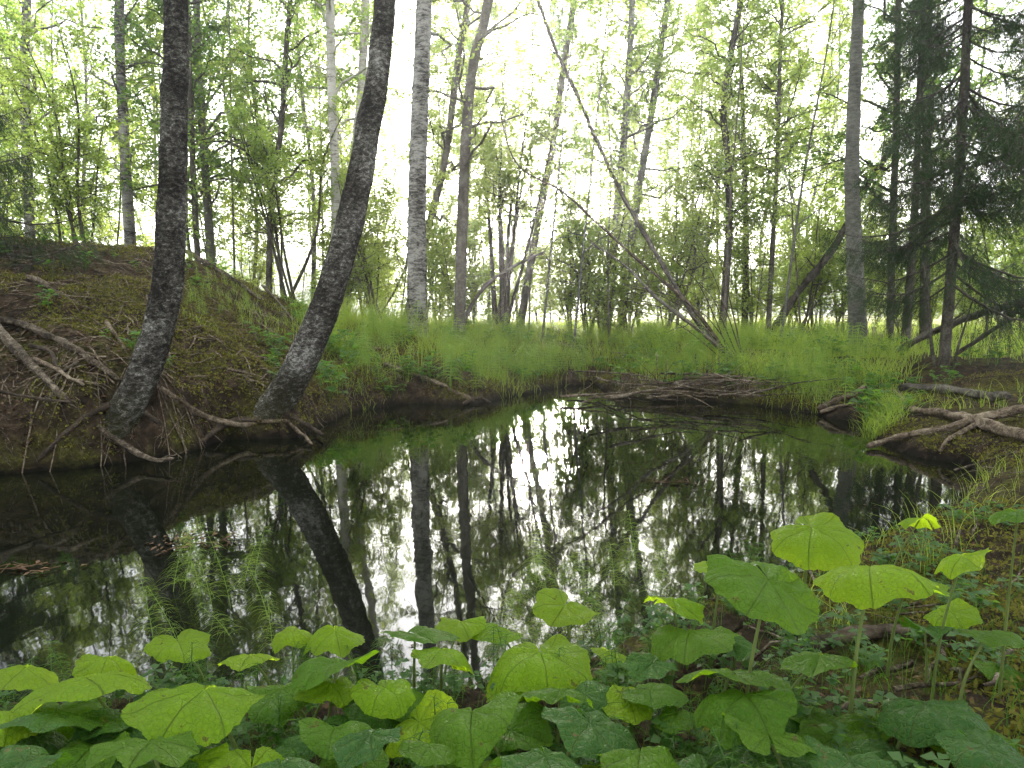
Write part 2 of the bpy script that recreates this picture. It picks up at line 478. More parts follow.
def keytree(name, label, cat, pts, Y, wb, wt, mat, lmat, crownkw, ztop=11, dy=0.0, seg=40, sides=12, rough=.10, seed=1, flare=1.35, landmark=None, group=None, sink=False):
    rng = np.random.default_rng(seed)
    P = [at(x, y, Y + dy * i / max(1, len(pts) - 1)) for i, (x, y) in enumerate(pts)]
    if not sink: P[0][2] = tz(P[0][0], P[0][1]) - .12
    if sink:
        P.insert(0, P[0] + np.array([-.10, .04, -.40]))
    top = P[-1]; d = nrm(P[-1] - P[-2]); d = nrm(d + np.array([0, 0, .8]))
    nfr = len(P); 
    if ztop > top[2]:
        P.append(top + d * (ztop - top[2]) * .5 / d[2]); P.append(P[-1] + nrm(d + np.array([rng.normal() * .08, rng.normal() * .08, .4])) * (ztop - top[2]) * .55)
    c = curve(P, seg)
    zt = top[2]
    px = Y / F
    f = np.clip((c[:, 2] - c[0, 2]) / max(.1, zt - c[0, 2]), 0, 1)
    r = (wb + (wt - wb) * f) * px / 2
    g = np.clip((c[:, 2] - zt) / max(.1, c[-1, 2] - zt), 0, 1)
    r = r * (1 - .88 * g)
    r = r * (1 + (flare - 1) * np.exp(-np.maximum(0, c[:, 2] - c[0, 2] - .12) / .12))
    base = np.array([c[0, 0], c[0, 1], c[0, 2] + .12])
    root = empty(name, base, label, cat, group)
    wood = MB(); leaf = MB()
    n = 260 if sides > 14 else seg
    cc = curve(c, n); rr = np.interp(np.linspace(0, 1, n), np.linspace(0, 1, seg), r)
    if sides <= 14: wood.tubes(cc, rr, sides, rough, rng)
    else:
        # rough near trunk: coherent lumps over the surface
        m2 = MB(); m2.tubes(cc, rr, sides); V = m2.v[0].reshape(n, sides, 3)
        ctr = cc[:, None, :]; D = V - ctr
        a = np.linspace(0, 2 * math.pi, sides, endpoint=False)
        A_ = np.cos(a)[None] * 3 + 0 * cc[:, :1]; B_ = np.sin(a)[None] * 3
        Z_ = cc[:, 2:3]
        nz = fbm(A_ + 20 + Z_ * 3, B_ + 30 + Z_ * 9, 3, seed) + .6 * fbm(A_ * 3 + 9, Z_ * 28 + B_ * 3, 2, seed + 4)
        V = ctr + D * (1 + .12 * nz)[..., None]
        wood.add(V, m2.q[0])
    nl = crown(wood, leaf, c, r, rng=rng, **crownkw) if crownkw else 0
    for m in (wood, leaf): m.v = [v - base for v in m.v]
    wood.obj('trunk', mat, root, smooth=True)
    if nl: leaf.obj('crown', lmat, root)
    if landmark: KEY.append((pts[0][0], landmark))
    return root

HI = dict(z0=5.2, z1=11, nb=20, blen=1.9, ntw=7, lpt=11, lsize=.06)

keytree('birch_tree', 'big dark rough-barked birch rising nearly upright from the left bank', 'tree',
        [(118, 428), (143, 375), (165, 300), (172, 200), (174, 100), (176, 0)], hit(125, 412), 33, 21, M_birchdark, M_leaf,
        dict(HI, z0=4.8, nb=38, blen=2.6, lpt=20, lsize=.07), ztop=11, seg=60, sides=40, seed=3, flare=1.12, landmark='big dark birch', sink=True)
keytree('birch_tree', 'thick dark birch leaning far right over the pond from the left bank', 'tree',
        [(252, 436), (290, 384), (323, 312), (348, 230), (368, 130), (385, 0)], hit(268, 424) + .1, 34, 19.5, M_birchdark, M_leaf,
        dict(HI, z0=5.2, nb=30, blen=2.3, lpt=16, lsize=.07), ztop=11, seg=60, sides=40, seed=4, flare=1.02, landmark='thick leaning birch', sink=True)
keytree('birch_tree', 'upright birch with mottled pale bark standing at the far bank, right of the leaning birch', 'tree',
        [(417, 332), (417, 270), (417, 200), (420, 100), (424, 0)], 10.5, 20, 14.5, M_birch2, M_leaf,
        dict(HI, z0=5.0, z1=12), ztop=12, sides=30, seed=5, landmark='mottled pale birch')
keytree('alder_tree', 'smooth grey trunk just right of the mottled birch, bending right near the top', 'tree',
        [(459, 332), (462, 230), (467, 120), (474, 60), (489, -5)], 11.2, 11.5, 9, M_grey, M_leafy,
        dict(HI, z0=3.2, z1=11, nb=30), ztop=12, sides=12, seed=6, landmark='smooth grey trunk')
keytree('aspen_tree', 'straight pale grey trunk standing alone left of the dark spruce', 'tree',
        [(860, 346), (855, 260), (852, 180), (855, 80), (859, 0)], 10.0, 17, 10, M_aspen, M_leaf,
        dict(HI, z0=5.2, z1=12), ztop=12, sides=20, seed=7, landmark='pale grey trunk')

LC = dict(z0=2.4, z1=10, nb=44, blen=1.9, ntw=9, lpt=19, lsize=.072, taper=.7)
def bgtree(name, label, pts, Y, wb, wt, mat, lmat, seed, lm=None, **kw):
    wb *= .8; wt *= .8
    keytree(name, label, 'tree', pts, Y, wb, wt, mat, lmat, dict(LC, **kw), ztop=10.5, sides=8, seed=seed, landmark=lm)
bgtree('birch_tree', 'slim pale birch with black patches near the left edge of the wood', [(30, 262), (27, 150), (25, 60), (27, -10)], 12.5, 12, 10, M_birch2, M_leaf, 21, 'slim patched birch', z0=3)
bgtree('birch_tree', 'grey birch rising behind the mound, left of the big dark birch', [(130, 262), (126, 170), (120, 60), (119, -10)], 13, 13, 11, M_birch2, M_leaf, 22, z0=3.4)
bgtree('aspen_tree', 'pale slim trunk just right of the big dark birch, leaning slightly left', [(212, 264), (206, 180), (199, 80), (196, -10)], 13.5, 12, 8, M_aspen, M_leafd, 23, 'pale leaning trunk', z0=3)
bgtree('alder_tree', 'thin dark stem close against the right side of the big dark birch', [(198, 262), (193, 170), (190, 80), (187, -10)], 12.8, 8, 6, M_brown, M_leafd, 24, z0=3)
bgtree('alder_tree', 'wavy dark stem on the mound midway between the two dark birches', [(266, 268), (272, 200), (282, 120), (286, 50), (291, -10)], 12.6, 8, 6, M_brown, M_leaf, 25, 'wavy dark stem', z0=2.8)
bgtree('birch_tree', 'white birch stem just left of the leaning birch, standing behind it', [(334, 285), (336, 200), (332, 100), (330, -10)], 12.4, 13, 10, M_birch, M_leaf, 26, z0=4.2, nb=26)
bgtree('birch_tree', 'white birch stem crossing behind the upper part of the leaning birch', [(345, 290), (352, 190), (361, 90), (366, -10)], 13.2, 11, 10, M_birch, M_leaf, 27, z0=4.5, nb=24)
bgtree('alder_tree', 'dim slanting trunk behind the mottled birch, leaning right', [(403, 318), (425, 240), (445, 160), (458, 60), (470, -10)], 14, 10, 7, M_grey, M_leafy, 28, z0=3)
bgtree('aspen_tree', 'hazy slim trunk in the middle of the wood leaning right toward the sun glow', [(518, 318), (535, 240), (552, 150), (562, 80), (575, -10)], 16, 10, 7, M_grey, M_leafy, 29, 'hazy leaning trunk', z0=4.2, nb=26)
bgtree('aspen_tree', 'tall pale stem behind the upper end of the dead leaning trunk', [(606, 318), (616, 220), (626, 110), (633, -10)], 14.5, 11, 7, M_aspen, M_leaf, 30, 'tall pale stem', z0=3.4)
bgtree('aspen_tree', 'pale stem slanting up to the right, next right of the tall pale stem', [(619, 318), (634, 220), (652, 110), (669, -10)], 15, 11, 7, M_aspen, M_leaf, 31, z0=3.4)
bgtree('alder_tree', 'dark crooked trunk right of the dead leaning trunk', [(722, 326), (729, 230), (728, 160), (724, 100), (742, -10)], 13, 10, 7, M_brown, M_leaf, 32, 'dark crooked trunk', z0=2.4)
bgtree('alder_tree', 'straight brown pole-like stem right of the dark crooked trunk', [(745, 326), (746, 240), (744, 150), (740, 40), (738, -10)], 14.5, 9, 4, M_brown, M_leafy, 33, z0=3.2)
bgtree('alder_tree', 'thin upright stem midway between the dark crooked trunk and the pale grey trunk', [(768, 328), (773, 240), (777, 160), (780, 60), (783, -10)], 13.5, 7, 4, M_grey, M_leafy, 34, z0=3.2, z1=8)
bgtree('alder_tree', 'slim grey trunk between the pale grey trunk and the spruce', [(890, 350), (892, 250), (896, 130), (899, -10)], 11.5, 9, 7, M_brown, M_leafd, 35, z0=2.6)
bgtree('alder_tree', 'dark straight trunk behind the spruce branches at the right', [(925, 350), (925, 240), (927, 120), (928, -10)], 12, 12, 10, M_brown, M_leafd, 36, z0=3)

# --- multi-stemmed thickets: several stems from one stool
def thicket(name, label, px, Y, stems, mat, lmat, seed, h=4.5, lean=.35, r=.03, **kw):
    rng = np.random.default_rng(seed)
    X = (px - 512) / F * Y; z = tz(X, Y)
    root = empty(name, (X, Y, z), label, 'shrub')
    leaf = MB()
    for i in range(stems):
        a = rng.uniform(0, 2 * math.pi); hh = h * rng.uniform(.6, 1.15)
        dx, dy = math.cos(a) * lean * hh * rng.uniform(.3, 1), math.sin(a) * lean * hh * .7
        p = curve([(rng.normal() * .12, rng.normal() * .12, -.1), (dx * .35 + rng.normal() * .05, dy * .35, hh * .35), (dx * .6 + rng.normal() * .1, dy * .6, hh * .7), (dx, dy, hh)], 18)
        rr = np.linspace(r * rng.uniform(.7, 1.3), .005, 18)
        wood = MB(); wood.tubes(p, rr, 7, .1, rng)
        kk = dict(z0=hh * .22, z1=hh * .97, nb=13, blen=.95, ntw=8, lpt=13, lsize=.06); kk.update(kw)
        crown(wood, leaf, p, rr, rng=rng, **kk)
        wood.obj('stem', mat, root, smooth=True)
    leaf.obj('crown', lmat, root)
    return root
thicket('willow_shrub', 'clump of brown stems spreading from one stool left of centre on the far bank', 500, 13.5, 7, M_brown, M_leafy, 51, 5, .32, .05, z0=2.2)
thicket('willow_shrub', 'leafy many-stemmed bush right of the clump of brown stems, low behind the grass', 590, 13.8, 4, M_brown, M_leafy, 52, 3.0, .4, .025)
thicket('willow_shrub', 'bushy green shrub behind the foot of the dead leaning trunk', 668, 13.6, 4, M_grey, M_leafy, 53, 3.4, .4, .03)
thicket('rowan_shrub', 'light green shrub leafing low between the dark crooked trunk and pale grey trunk', 800, 14, 6, M_grey, M_leafy, 54, 3.2, .5, .02)
thicket('alder_shrub', 'group of slender dark stems on the mound left of the big dark birch', 92, 11.5, 6, M_brown, M_leafy, 55, 3.6, .35, .028, z0=.9)
thicket('alder_shrub', 'fan of slanting stems on the far slope of the mound, left of the leaning birch', 292, 12.4, 6, M_brown, M_leaf, 56, 5.0, .4, .035, z0=1.2)
thicket('willow_shrub', 'bright green shrub in the gap between leaning birch and mottled birch', 378, 13, 6, M_grey, M_leafy, 57, 3.2, .5, .022)
thicket('alder_shrub', 'leafy shrub behind the slim birch at the left edge of the wood', 8, 12.5, 5, M_brown, M_leafy, 58, 4, .3, .025)
thicket('willow_shrub', 'loose shrub in the light gap just left of the pale grey trunk', 835, 15.5, 5, M_grey, M_leafy, 59, 3.6, .4, .02)
thicket('rowan_shrub', 'airy shrub between the pale grey trunk and the fallen trunks at right', 905, 12.8, 5, M_grey, M_leafy, 60, 2.6, .4, .018)
thicket('rowan_shrub', 'airy shrub at the right edge behind the fallen trunks', 1000, 12.5, 5, M_grey, M_leaf, 61, 2.6, .4, .018)

# --- filler trees of the wood behind: five shapes, copied
def variant(seed, mat, lmat, r, H=10.5, **kw):
    rng = np.random.default_rng(seed)
    root = empty('young_tree', (0, 0, -50), '', 'tree')
    p = curve([(0, 0, -.2), (rng.normal() * .12, rng.normal() * .12, 2.5), (rng.normal() * .3, rng.normal() * .3, 5.5), (rng.normal() * .5, rng.normal() * .5, H)], 26)
    rr = np.linspace(r, .012, 26)
    wood, leaf = MB(), MB()
    wood.tubes(p, rr, 8, .1, rng)
    kk = dict(z0=1.6, z1=H * .97, nb=46, blen=1.9, ntw=9, lpt=15, lsize=.074, taper=.8); kk.update(kw)
    crown(wood, leaf, p, rr, rng=rng, **kk)
    a = wood.obj('trunk', mat, root, smooth=True); b = leaf.obj('crown', lmat, root)
    return root, [a, b]
VAR = [variant(101, M_aspen, M_leaf, .045), variant(102, M_aspen, M_leafy, .045), variant(103, M_grey, M_leaf, .04, nb=38),
       variant(104, M_birch2, M_leafy, .055, z0=2.4), variant(105, M_grey, M_leafd, .045)]
used = set()
def place_variant(k, X, Y, rz, sc, name, label, group):
    root, ch = VAR[k]
    if k not in used:
        r = root; used.add(k)
        r.name = name
    else:
        r = root.copy(); r.name = name; COL.objects.link(r)
        for c in ch:
            d = c.copy(); COL.objects.link(d); d.parent = r
    r.location = (X, Y, tz(X, Y) - .02); r.rotation_euler = (0, 0, rz); r.scale = (sc, sc, sc)
    tag(r, label, 'tree', group)
    return r
frng = np.random.default_rng(77)
fill = []
for (u0, u1, y0, y1, n) in ((-160, 380, 14, 19, 13), (-260, 420, 19, 28, 17), (410, 830, 17, 23, 13), (380, 850, 23, 32, 16), (470, 720, 19, 27, 6), (880, 1250, 13.5, 20, 8), (860, 1350, 20, 30, 6)):
    for i in range(n):
        u = u0 + (u1 - u0) * (i + frng.random()) / n
        Y = frng.uniform(y0, y1)
        if abs(u - 540) < 14: continue
        fill.append((u, Y))
fill.sort()
KS = sorted(KEY)
cnt = {}
NT = {}
def between(u):
    l = [k for k in KS if k[0] <= u]; r = [k for k in KS if k[0] > u]
    if not l: return 'left of the ' + r[0][1]
    if not r: return 'right of the ' + l[-1][1]
    return 'between the %s and the %s' % (l[-1][1], r[0][1])
for u, Y in fill:
    b = between(u); NT[b] = NT.get(b, 0) + 1
for i, (u, Y) in enumerate(fill):
    b = between(u); cnt[b] = cnt.get(b, 0) + 1
    k = int(frng.integers(0, 5)) if u > 380 else int(frng.choice([0, 1, 2, 3, 4]))
    lab = ('hazy young tree %s' % b) if NT[b] == 1 else ('%s hazy tree from left %s' % (ORD[cnt[b] - 1], b))
    place_variant(k, (u - 512) / F * Y, Y, frng.uniform(0, 6.28), frng.uniform(.85, 1.15), ['young_alder', 'young_aspen', 'young_willow', 'young_birch', 'young_rowan'][k], lab, 'young trees of the wood behind the pond')

# unseen trees around and behind the viewer, added to block flat sky light
for i, (X, Y) in enumerate([(-5, -.6), (-3, -4), (.6, -3.6), (4, -3), (5.6, .3), (-7.2, 2.2), (8, 2.6), (-8, -3), (2, -7), (-3.5, -8), (7, -6), (-11, 4), (12, 5), (-6, -1.6), (-5.6, 1.0), (-7.6, .4), (-9, 3.2), (-1.3, -2.6), (2.2, -2.4), (5.8, -1.2), (-4.2, -2), (9, -.5), (-6, -4.5), (0, -5.5), (4.5, -5), (-5.6, 3.0), (-7.4, 5), (-8.8, 6.6), (-4.6, 1.6), (-6.5, 2.2), (3.9, 1.0), (4.9, 2.5), (3.4, -.8), (6.6, 3.6)]):
    r = place_variant(i % 5, X, Y, i * 1.3, 1.15, 'young_tree', 'unseen leafy young tree added for shade on the viewer side of the pond', 'unseen trees added for shade on the viewer side')
# low bushes in front of the field
def bush_variant(seed, lmat, h=2.2):
    rng = np.random.default_rng(seed)
    root = empty('low_bush', (0, 0, -50), '', 'shrub'); leaf = MB(); ch = []
    for i in range(4):
        a = rng.uniform(0, 6.28); d = rng.uniform(.2, .7)
        p = curve([(0, 0, -.1), (math.cos(a) * d * .4, math.sin(a) * d * .4, h * .5), (math.cos(a) * d, math.sin(a) * d, h * rng.uniform(.8, 1.2))], 14)
        wood = MB(); rr = np.linspace(.014, .004, 14); wood.tubes(p, rr, 6)
        crown(wood, leaf, p, rr, h * .12, h * .95, 13, .9, 7, 11, .06, rng)
        ch.append(wood.obj('stem', M_grey, root, smooth=True))
    ch.append(leaf.obj('crown', lmat, root)); return root, ch
BV = [bush_variant(701, M_leafy), bush_variant(702, M_leafy, 1.8), bush_variant(703, M_leaf, 2.6)]
VAR += BV
def sapling_variant(seed, lmat, mat, h=7.5):
    rng = np.random.default_rng(seed)
    root = empty('sapling', (0, 0, -50), '', 'sapling'); leaf = MB(); wood = MB()
    d = rng.normal(size=2) * .5
    p = curve([(0, 0, -.1), (d[0] * .3 + rng.normal() * .1, d[1] * .3, h * .3), (d[0] * .5 + rng.normal() * .15, d[1] * .6, h * .6), (d[0], d[1], h)], 22)
    rr = np.linspace(.024, .005, 22); wood.tubes(p, rr, 7, .1, rng)
    crown(wood, leaf, p, rr, h * .22, h * .97, 24, 1.0, 6, 12, .06, rng, taper=.4)
    return root, [wood.obj('trunk', mat, root, smooth=True), leaf.obj('crown', lmat, root)]
NV0 = len(VAR)
VAR += [sapling_variant(720, M_leafy, M_aspen), sapling_variant(721, M_leaf, M_grey, 6.5), sapling_variant(722, M_leafy, M_grey, 8.5), sapling_variant(723, M_leaf, M_aspen, 7)]
sl = sorted([(-30 + 890 * (i + frng.random()) / 36, frng.uniform(11.5, 19)) for i in range(36)])
NS = {}; CS = {}
for u, Y in sl: NS[between(u)] = NS.get(between(u), 0) + 1
for i, (u, Y) in enumerate(sl):
    b = between(u); CS[b] = CS.get(b, 0) + 1
    lab = ('thin whippy sapling %s' % b) if NS[b] == 1 else '%s thin sapling from left %s' % (ORD[CS[b] - 1], b)
    r = place_variant(NV0 + i % 4, (u - 512) / F * Y, Y, frng.uniform(0, 6), frng.uniform(.8, 1.2), 'sapling', lab, 'thin saplings behind the pond')
    r['category'] = 'sapling'
bl = sorted([(330 + 690 * (i + frng.random()) / 36, frng.uniform(12.8, 20)) for i in range(36)] + [(-40 + 320 * (i + frng.random()) / 7, frng.uniform(13, 17)) for i in range(7)])
NB = {}; CB = {}
for u, Y in bl: NB[between(u)] = NB.get(between(u), 0) + 1
for i, (u, Y) in enumerate(bl):
    b = between(u); CB[b] = CB.get(b, 0) + 1
    lab = ('low leafy bush %s' % b) if NB[b] == 1 else '%s low bush from left %s' % (ORD[CB[b] - 1], b)
    r = place_variant(5 + i % 3, (u - 512) / F * Y, Y, frng.uniform(0, 6), frng.uniform(.8, 1.2), 'low_bush', lab, 'low bushes in front of the field')
    r['category'] = 'shrub'

# --- spruces
def spruce(label, X, Y, H, r, seed, z0, blen, nb, ntw=26, amp=1.0, az=None, trunkpts=None):
    rng = np.random.default_rng(seed)
    z = tz(X, Y)
    root = empty('spruce_tree', (X, Y, z), label, 'tree')
    p = curve([(0, 0, -.1), (.02, 0, H * .3), (-.03, .02, H * .7), (0, 0, H)], 30); rr = np.linspace(r, .02, 30)
    wood = MB(); ned = MB()
    wood.tubes(p, rr, 12, .12, rng)
    h = z0 + (H * .95 - z0) * (np.arange(nb) + rng.random(nb)) / nb
    f = h / H
    L = blen * (1 - .75 * f) * rng.uniform(.55, 1.15, nb)
    a = rng.uniform(0, 2 * math.pi, nb) if az is None else rng.uniform(az[0], az[1], nb)
    k = 8; s = np.linspace(0, 1, k)
    p0 = np.stack([np.interp(h, p[:, 2], p[:, i]) for i in range(3)], -1)
    D = np.stack([np.cos(a), np.sin(a), 0 * a], -1)
    P = p0[:, None] + D[:, None] * (s[None, :, None] * L[:, None, None])
    P[..., 2] += L[:, None] * (-.35 * s + .14 * np.sin(s * 3.1 + 3.4) + .15 * s ** 3)[None]
    P += np.cumsum(rng.normal(size=P.shape) * .012, 1)
    wood.tubes(P, (.006 + .008 * L[:, None]) * (1 - .85 * s[None]), 4)
    bi = np.repeat(np.arange(nb), ntw); n2 = len(bi)
    t = rng.uniform(.12, 1, n2) * (k - 1) * .999; i = t.astype(int); g = (t - i)[:, None]
    q0 = P[bi, i] * (1 - g) + P[bi, i + 1] * g
    side = np.cross(D[bi], [0, 0, 1.]) * rng.choice([-1, 1], n2)[:, None]
    td = nrm(D[bi] * .55 + side * rng.uniform(.3, 1, n2)[:, None] + np.array([0, 0, -.45]) + rng.normal(size=(n2, 3)) * .15)
    tl = L[bi] * (1.1 - t / (k - 1)) * .38 * rng.uniform(.6, 1.2, n2) + .07
    k2 = 5; s2 = np.linspace(0, 1, k2)
    Q = q0[:, None] + td[:, None] * (s2[None, :, None] * tl[:, None, None]); Q[..., 2] -= amp * .55 * tl[:, None] * s2[None] ** 2
    wood.tubes(Q, np.full((n2, 1), .003) * (1 - .6 * s2[None]), 3)
    # sub twigs
    ns = 5
    si = np.repeat(np.arange(n2), ns); n3 = len(si)
    t = rng.uniform(.15, 1, n3) * (k2 - 1) * .999; i = t.astype(int); g = (t - i)[:, None]
    c0 = Q[si, i] * (1 - g) + Q[si, i + 1] * g
    sd2 = nrm(td[si] * .8 + rng.normal(size=(n3, 3)) * .55 + np.array([0, 0, -.55]))
    sl = rng.uniform(.05, .16, n3)
    allS = np.concatenate([Q[:, 0], c0]); allE = np.concatenate([Q[:, -1], c0 + sd2 * sl[:, None]])
    ln = np.linalg.norm(allE - allS, axis=1)
    m = np.maximum(3, (ln * 95).astype(int)); ii = np.repeat(np.arange(len(m)), m); N = len(ii)
    tt = rng.random((N, 1)); c = allS[ii] * (1 - tt) + allE[ii] * tt
    ax = nrm((allE - allS)[ii])
    nd_ = nrm(ax * .8 + nrm(rng.normal(size=(N, 3))) * .8)
    Pn = np.stack([c, c + nd_ * .02 * rng.uniform(.7, 1.2, (N, 1))], 1)
    ned.blades(Pn, np.tile([[.0036, .0018]], (N, 1)), rng)
    wood.obj('trunk', M_brown, root, smooth=True); ned.obj('needles', M_needle, root)
    return root
def sx(px, Y): return (px - 512) / F * Y
spruce('dark spruce with drooping boughs standing on the right bank', sx(945, 8.3), 8.3, 9.5, .065, 201, 1.0, 1.7, 120, 56)
spruce('spruce just outside the right edge reaching its dark boughs into the picture', sx(1075, 6.6), 6.6, 8.0, .08, 202, 2.1, 2.1, 105, 56)
spruce('smaller spruce behind the pale grey trunk, hung with dark sprays', sx(905, 10.8), 10.8, 7.5, .07, 203, 1.6, 1.2, 75, 40)
spruce('low spruce at the left edge on top of the mound', sx(-50, 7.4), 7.4, 2.3, .05, 204, .1, 1.7, 60, 40)

# ------------------------------------------------------------ dead wood
def stick(name, label, pts, r0, r1, mat, cat='branch', group=None, seed=1, sides=8, n=24, rough=.22, twigs=0, twl=.25, embed=False, wob=.012, snap=None):
    """pts (px,py,Y) along the length, radii in metres"""
    rng = np.random.default_rng(seed)
    if snap is not None:
        k_ = .7 if r0 > .025 else 1; r0 *= k_; r1 *= k_
        q = curve([(p[0], p[1], 0) for p in pts], 14)
        Ys = np.array([hit(p[0], p[1], snap + r0 * .4) for p in q])
        Yp = np.pad(Ys, 2, mode='edge'); Ys = np.minimum(Ys + .02, (Yp[:-4] + Yp[1:-3] + Yp[2:-2] + Yp[3:-1] + Yp[4:]) / 5)
        pts = [(p[0], p[1], y) for p, y in zip(q, Ys)]
    P = curve([at(*p) for p in pts], n)
    P += np.cumsum(rng.normal(size=P.shape) * wob * .3, 0) * np.linspace(.3, 1, n)[:, None]
    rr = np.linspace(r0, r1, n) * (1 + .12 * np.sin(np.arange(n) * 1.1 + seed))
    rr[0] *= .75; rr[-1] *= .5
    m = MB()
    end = np.vstack([P[0], P, P[-1]]); re = np.concatenate([[.0005], rr, [.0005]])
    sides = max(sides, 8 if r0 < .02 else 16); nn = n * 2 if r0 < .02 else n * 5
    ce = np.vstack([end[0], curve(end[1:-1], nn), end[-1]]); rc = np.concatenate([[.0005], np.interp(np.linspace(0, 1, nn), np.linspace(0, 1, n), rr), [.0005]])
    t_ = MB(); t_.tubes(ce, rc, sides); V = t_.v[0].reshape(nn + 2, sides, 3); ctr = ce[:, None, :]
    a_ = np.linspace(0, 2 * math.pi, sides, endpoint=False); ll = (np.arange(nn + 2) / (nn + 2) * np.linalg.norm(P[-1] - P[0]))[:, None]
    nz = fbm(np.cos(a_)[None] * 1.5 + ll * 5 + seed, np.sin(a_)[None] * 1.5 + ll * 4, 3, seed) + .5 * fbm(np.cos(a_)[None] * 4 + ll * 6, np.sin(a_)[None] * 4 + seed + ll * 3, 2, seed + 7)
    m.add(ctr + (V - ctr) * (1 + (rough + .35) * nz)[..., None], t_.q[0])
    if twigs:
        i = rng.integers(n // 4, n - 1, twigs); q0 = P[i]
        T = nrm(P[np.minimum(i + 1, n - 1)] - P[i - 1])
        d = nrm(T * .8 + rng.normal(size=(twigs, 3)) * .7 + [0, 0, .15]); L = twl * rng.uniform(.4, 1.2, twigs)
        s = np.linspace(0, 1, 6)
        Q = q0[:, None] + d[:, None] * (s[None, :, None] * L[:, None, None]) + np.cumsum(rng.normal(size=(twigs, 6, 3)) * .012, 1)
        Q[:, 0] = q0
        m.tubes(Q, np.maximum(.0018, rr[i][:, None] * .4) * (1 - .7 * s[None]), 5)
    o = m.obj(name, mat, smooth=True, loc=tuple(P[n // 2]))
    tag(o, label, cat, group)
    return o

# left bank
stick('fallen_branch', 'long pale mossy branch slanting down the left bank into the water', [(-25, 300, 5.6), (12, 345, 5.3), (62, 395, 5.2), (105, 432, 5.15), (150, 462, 5.0), (178, 463, 4.9)], .055, .016, M_deadgrey, seed=2, twigs=5, twl=.3, snap=.03)
stick('tree_root', 'smooth bleached root snaking between the two dark birches into the pond', [(160, 388, 6.1), (200, 414, 5.9), (238, 425, 5.75), (262, 422, 5.75), (285, 421, 5.8), (297, 428, 5.75), (313, 443, 5.7)], .04, .018, M_drift, 'root', seed=3, n=40, snap=.03)
stick('fallen_log', 'dark barky log lying high on the left slope pointing down at the big birch', [(-20, 318, 6.2), (30, 327, 6.3), (75, 348, 6.4), (118, 378, 6.4)], .05, .028, M_deadgrey, 'log', seed=4, snap=.03)
stick('fallen_branch', 'brown branch on the upper slope under the left spruce', [(28, 276, 7.4), (60, 292, 7.2), (106, 314, 7.0)], .032, .016, M_deadgrey, seed=5, twigs=4, snap=.03)
stick('fallen_branch', 'thin straight dark branch reaching across the left edge above the water', [(-15, 388, 4.6), (45, 400, 4.7), (100, 406, 4.9), (128, 420, 5.0)], .012, .006, M_darkstick, seed=6, twigs=5, twl=.22)
stick('fallen_branch', 'short grey branch lying level against the left side of the big birch', [(70, 380, 6.0), (118, 380, 6.2)], .012, .008, M_drift, seed=7, snap=.03)
stick('fallen_branch', 'thin branch under the dark barky log, running toward the big birch', [(35, 358, 5.9), (62, 372, 5.9), (85, 385, 5.95)], .018, .01, M_drift, seed=8, snap=.03)
stick('tree_root', 'twisted dark root low in the left corner of the bank', [(30, 345, 5.6), (50, 352, 5.7), (62, 372, 5.6), (80, 362, 5.8)], .02, .012, M_darkstick, 'root', seed=9, snap=.03)
stick('fallen_branch', 'pale broken branch sticking down from the mound beside the slope debris', [(106, 322, 6.8), (128, 348, 6.6)], .022, .009, M_drift, seed=10, snap=.03)
stick('tree_root', 'bare knotted root arching on the mound crest right of the big birch', [(184, 250, 9.0), (205, 262, 8.9), (232, 278, 8.7), (262, 300, 8.5)], .06, .03, M_deadgrey, 'root', seed=11, snap=.03)
stick('tree_root', 'brown root emerging from the slope left of the leaning birch', [(262, 285, 8.9), (282, 306, 8.6), (300, 330, 8.3)], .03, .02, M_deadgrey, 'root', seed=12, snap=.03)
stick('tree_root', 'dark twisted root right of the leaning birch, half in the ferny slope', [(330, 335, 8.6), (352, 345, 8.7), (372, 352, 8.8)], .04, .025, M_deadgrey, 'root', seed=13, snap=.03)
stick('fallen_branch', 'short stub standing out of the soil just right of the leaning birch', [(318, 365, 7.7), (333, 384, 7.6)], .03, .015, M_drift, seed=14, snap=.03)
stick('fallen_branch', 'long thin twig hanging over the water left of the leaning birch', [(198, 400, 5.9), (225, 424, 5.85), (236, 445, 5.8)], .008, .004, M_drift, seed=15, twigs=4, twl=.12)
# twiggy brush at foot of the big birch
brng = np.random.default_rng(8)
for i in range(12):
    x0 = 92 + i * 8.5; y0 = brng.uniform(395, 425); x1 = x0 + brng.uniform(-34, 42); y1 = brng.uniform(432, 456)
    stick('dead_twig', 'bare curved twig, %s from left in the tangle below the big dark birch' % ORD[i],
          [(x0, y0, 5.75), ((x0 + x1) / 2 + brng.uniform(-12, 12), (y0 + y1) / 2 - brng.uniform(0, 8), 5.5), (x1, y1, 5.35)], .006, .003, M_drift, 'twig', 'tangle of twigs below the big birch', seed=300 + i, sides=5, n=14, twigs=3, twl=.16, snap=.03)
# roots fanning from both near birches
for i, (pts, r, lab) in enumerate([
    ([(110, 405, 6.3), (85, 418, 6.0), (60, 440, 5.6), (40, 462, 5.2)], .04, 'mossy root of the big dark birch creeping left to the water'),
    ([(140, 410, 6.2), (165, 428, 5.9), (180, 448, 5.7)], .03, 'short dark root of the big dark birch plunging to the waterline'),
    ([(262, 420, 6.95), (235, 420, 6.8), (212, 430, 6.5), (200, 442, 6.2)], .05, 'thick mossy root of the leaning birch spreading left'),
    ([(282, 412, 7.0), (306, 425, 6.9), (322, 436, 6.7)], .035, 'stout root of the leaning birch running right into the water')]):
    stick('tree_root', lab, pts, r, r * .45, M_darkstick, 'root', seed=30 + i, snap=.03)

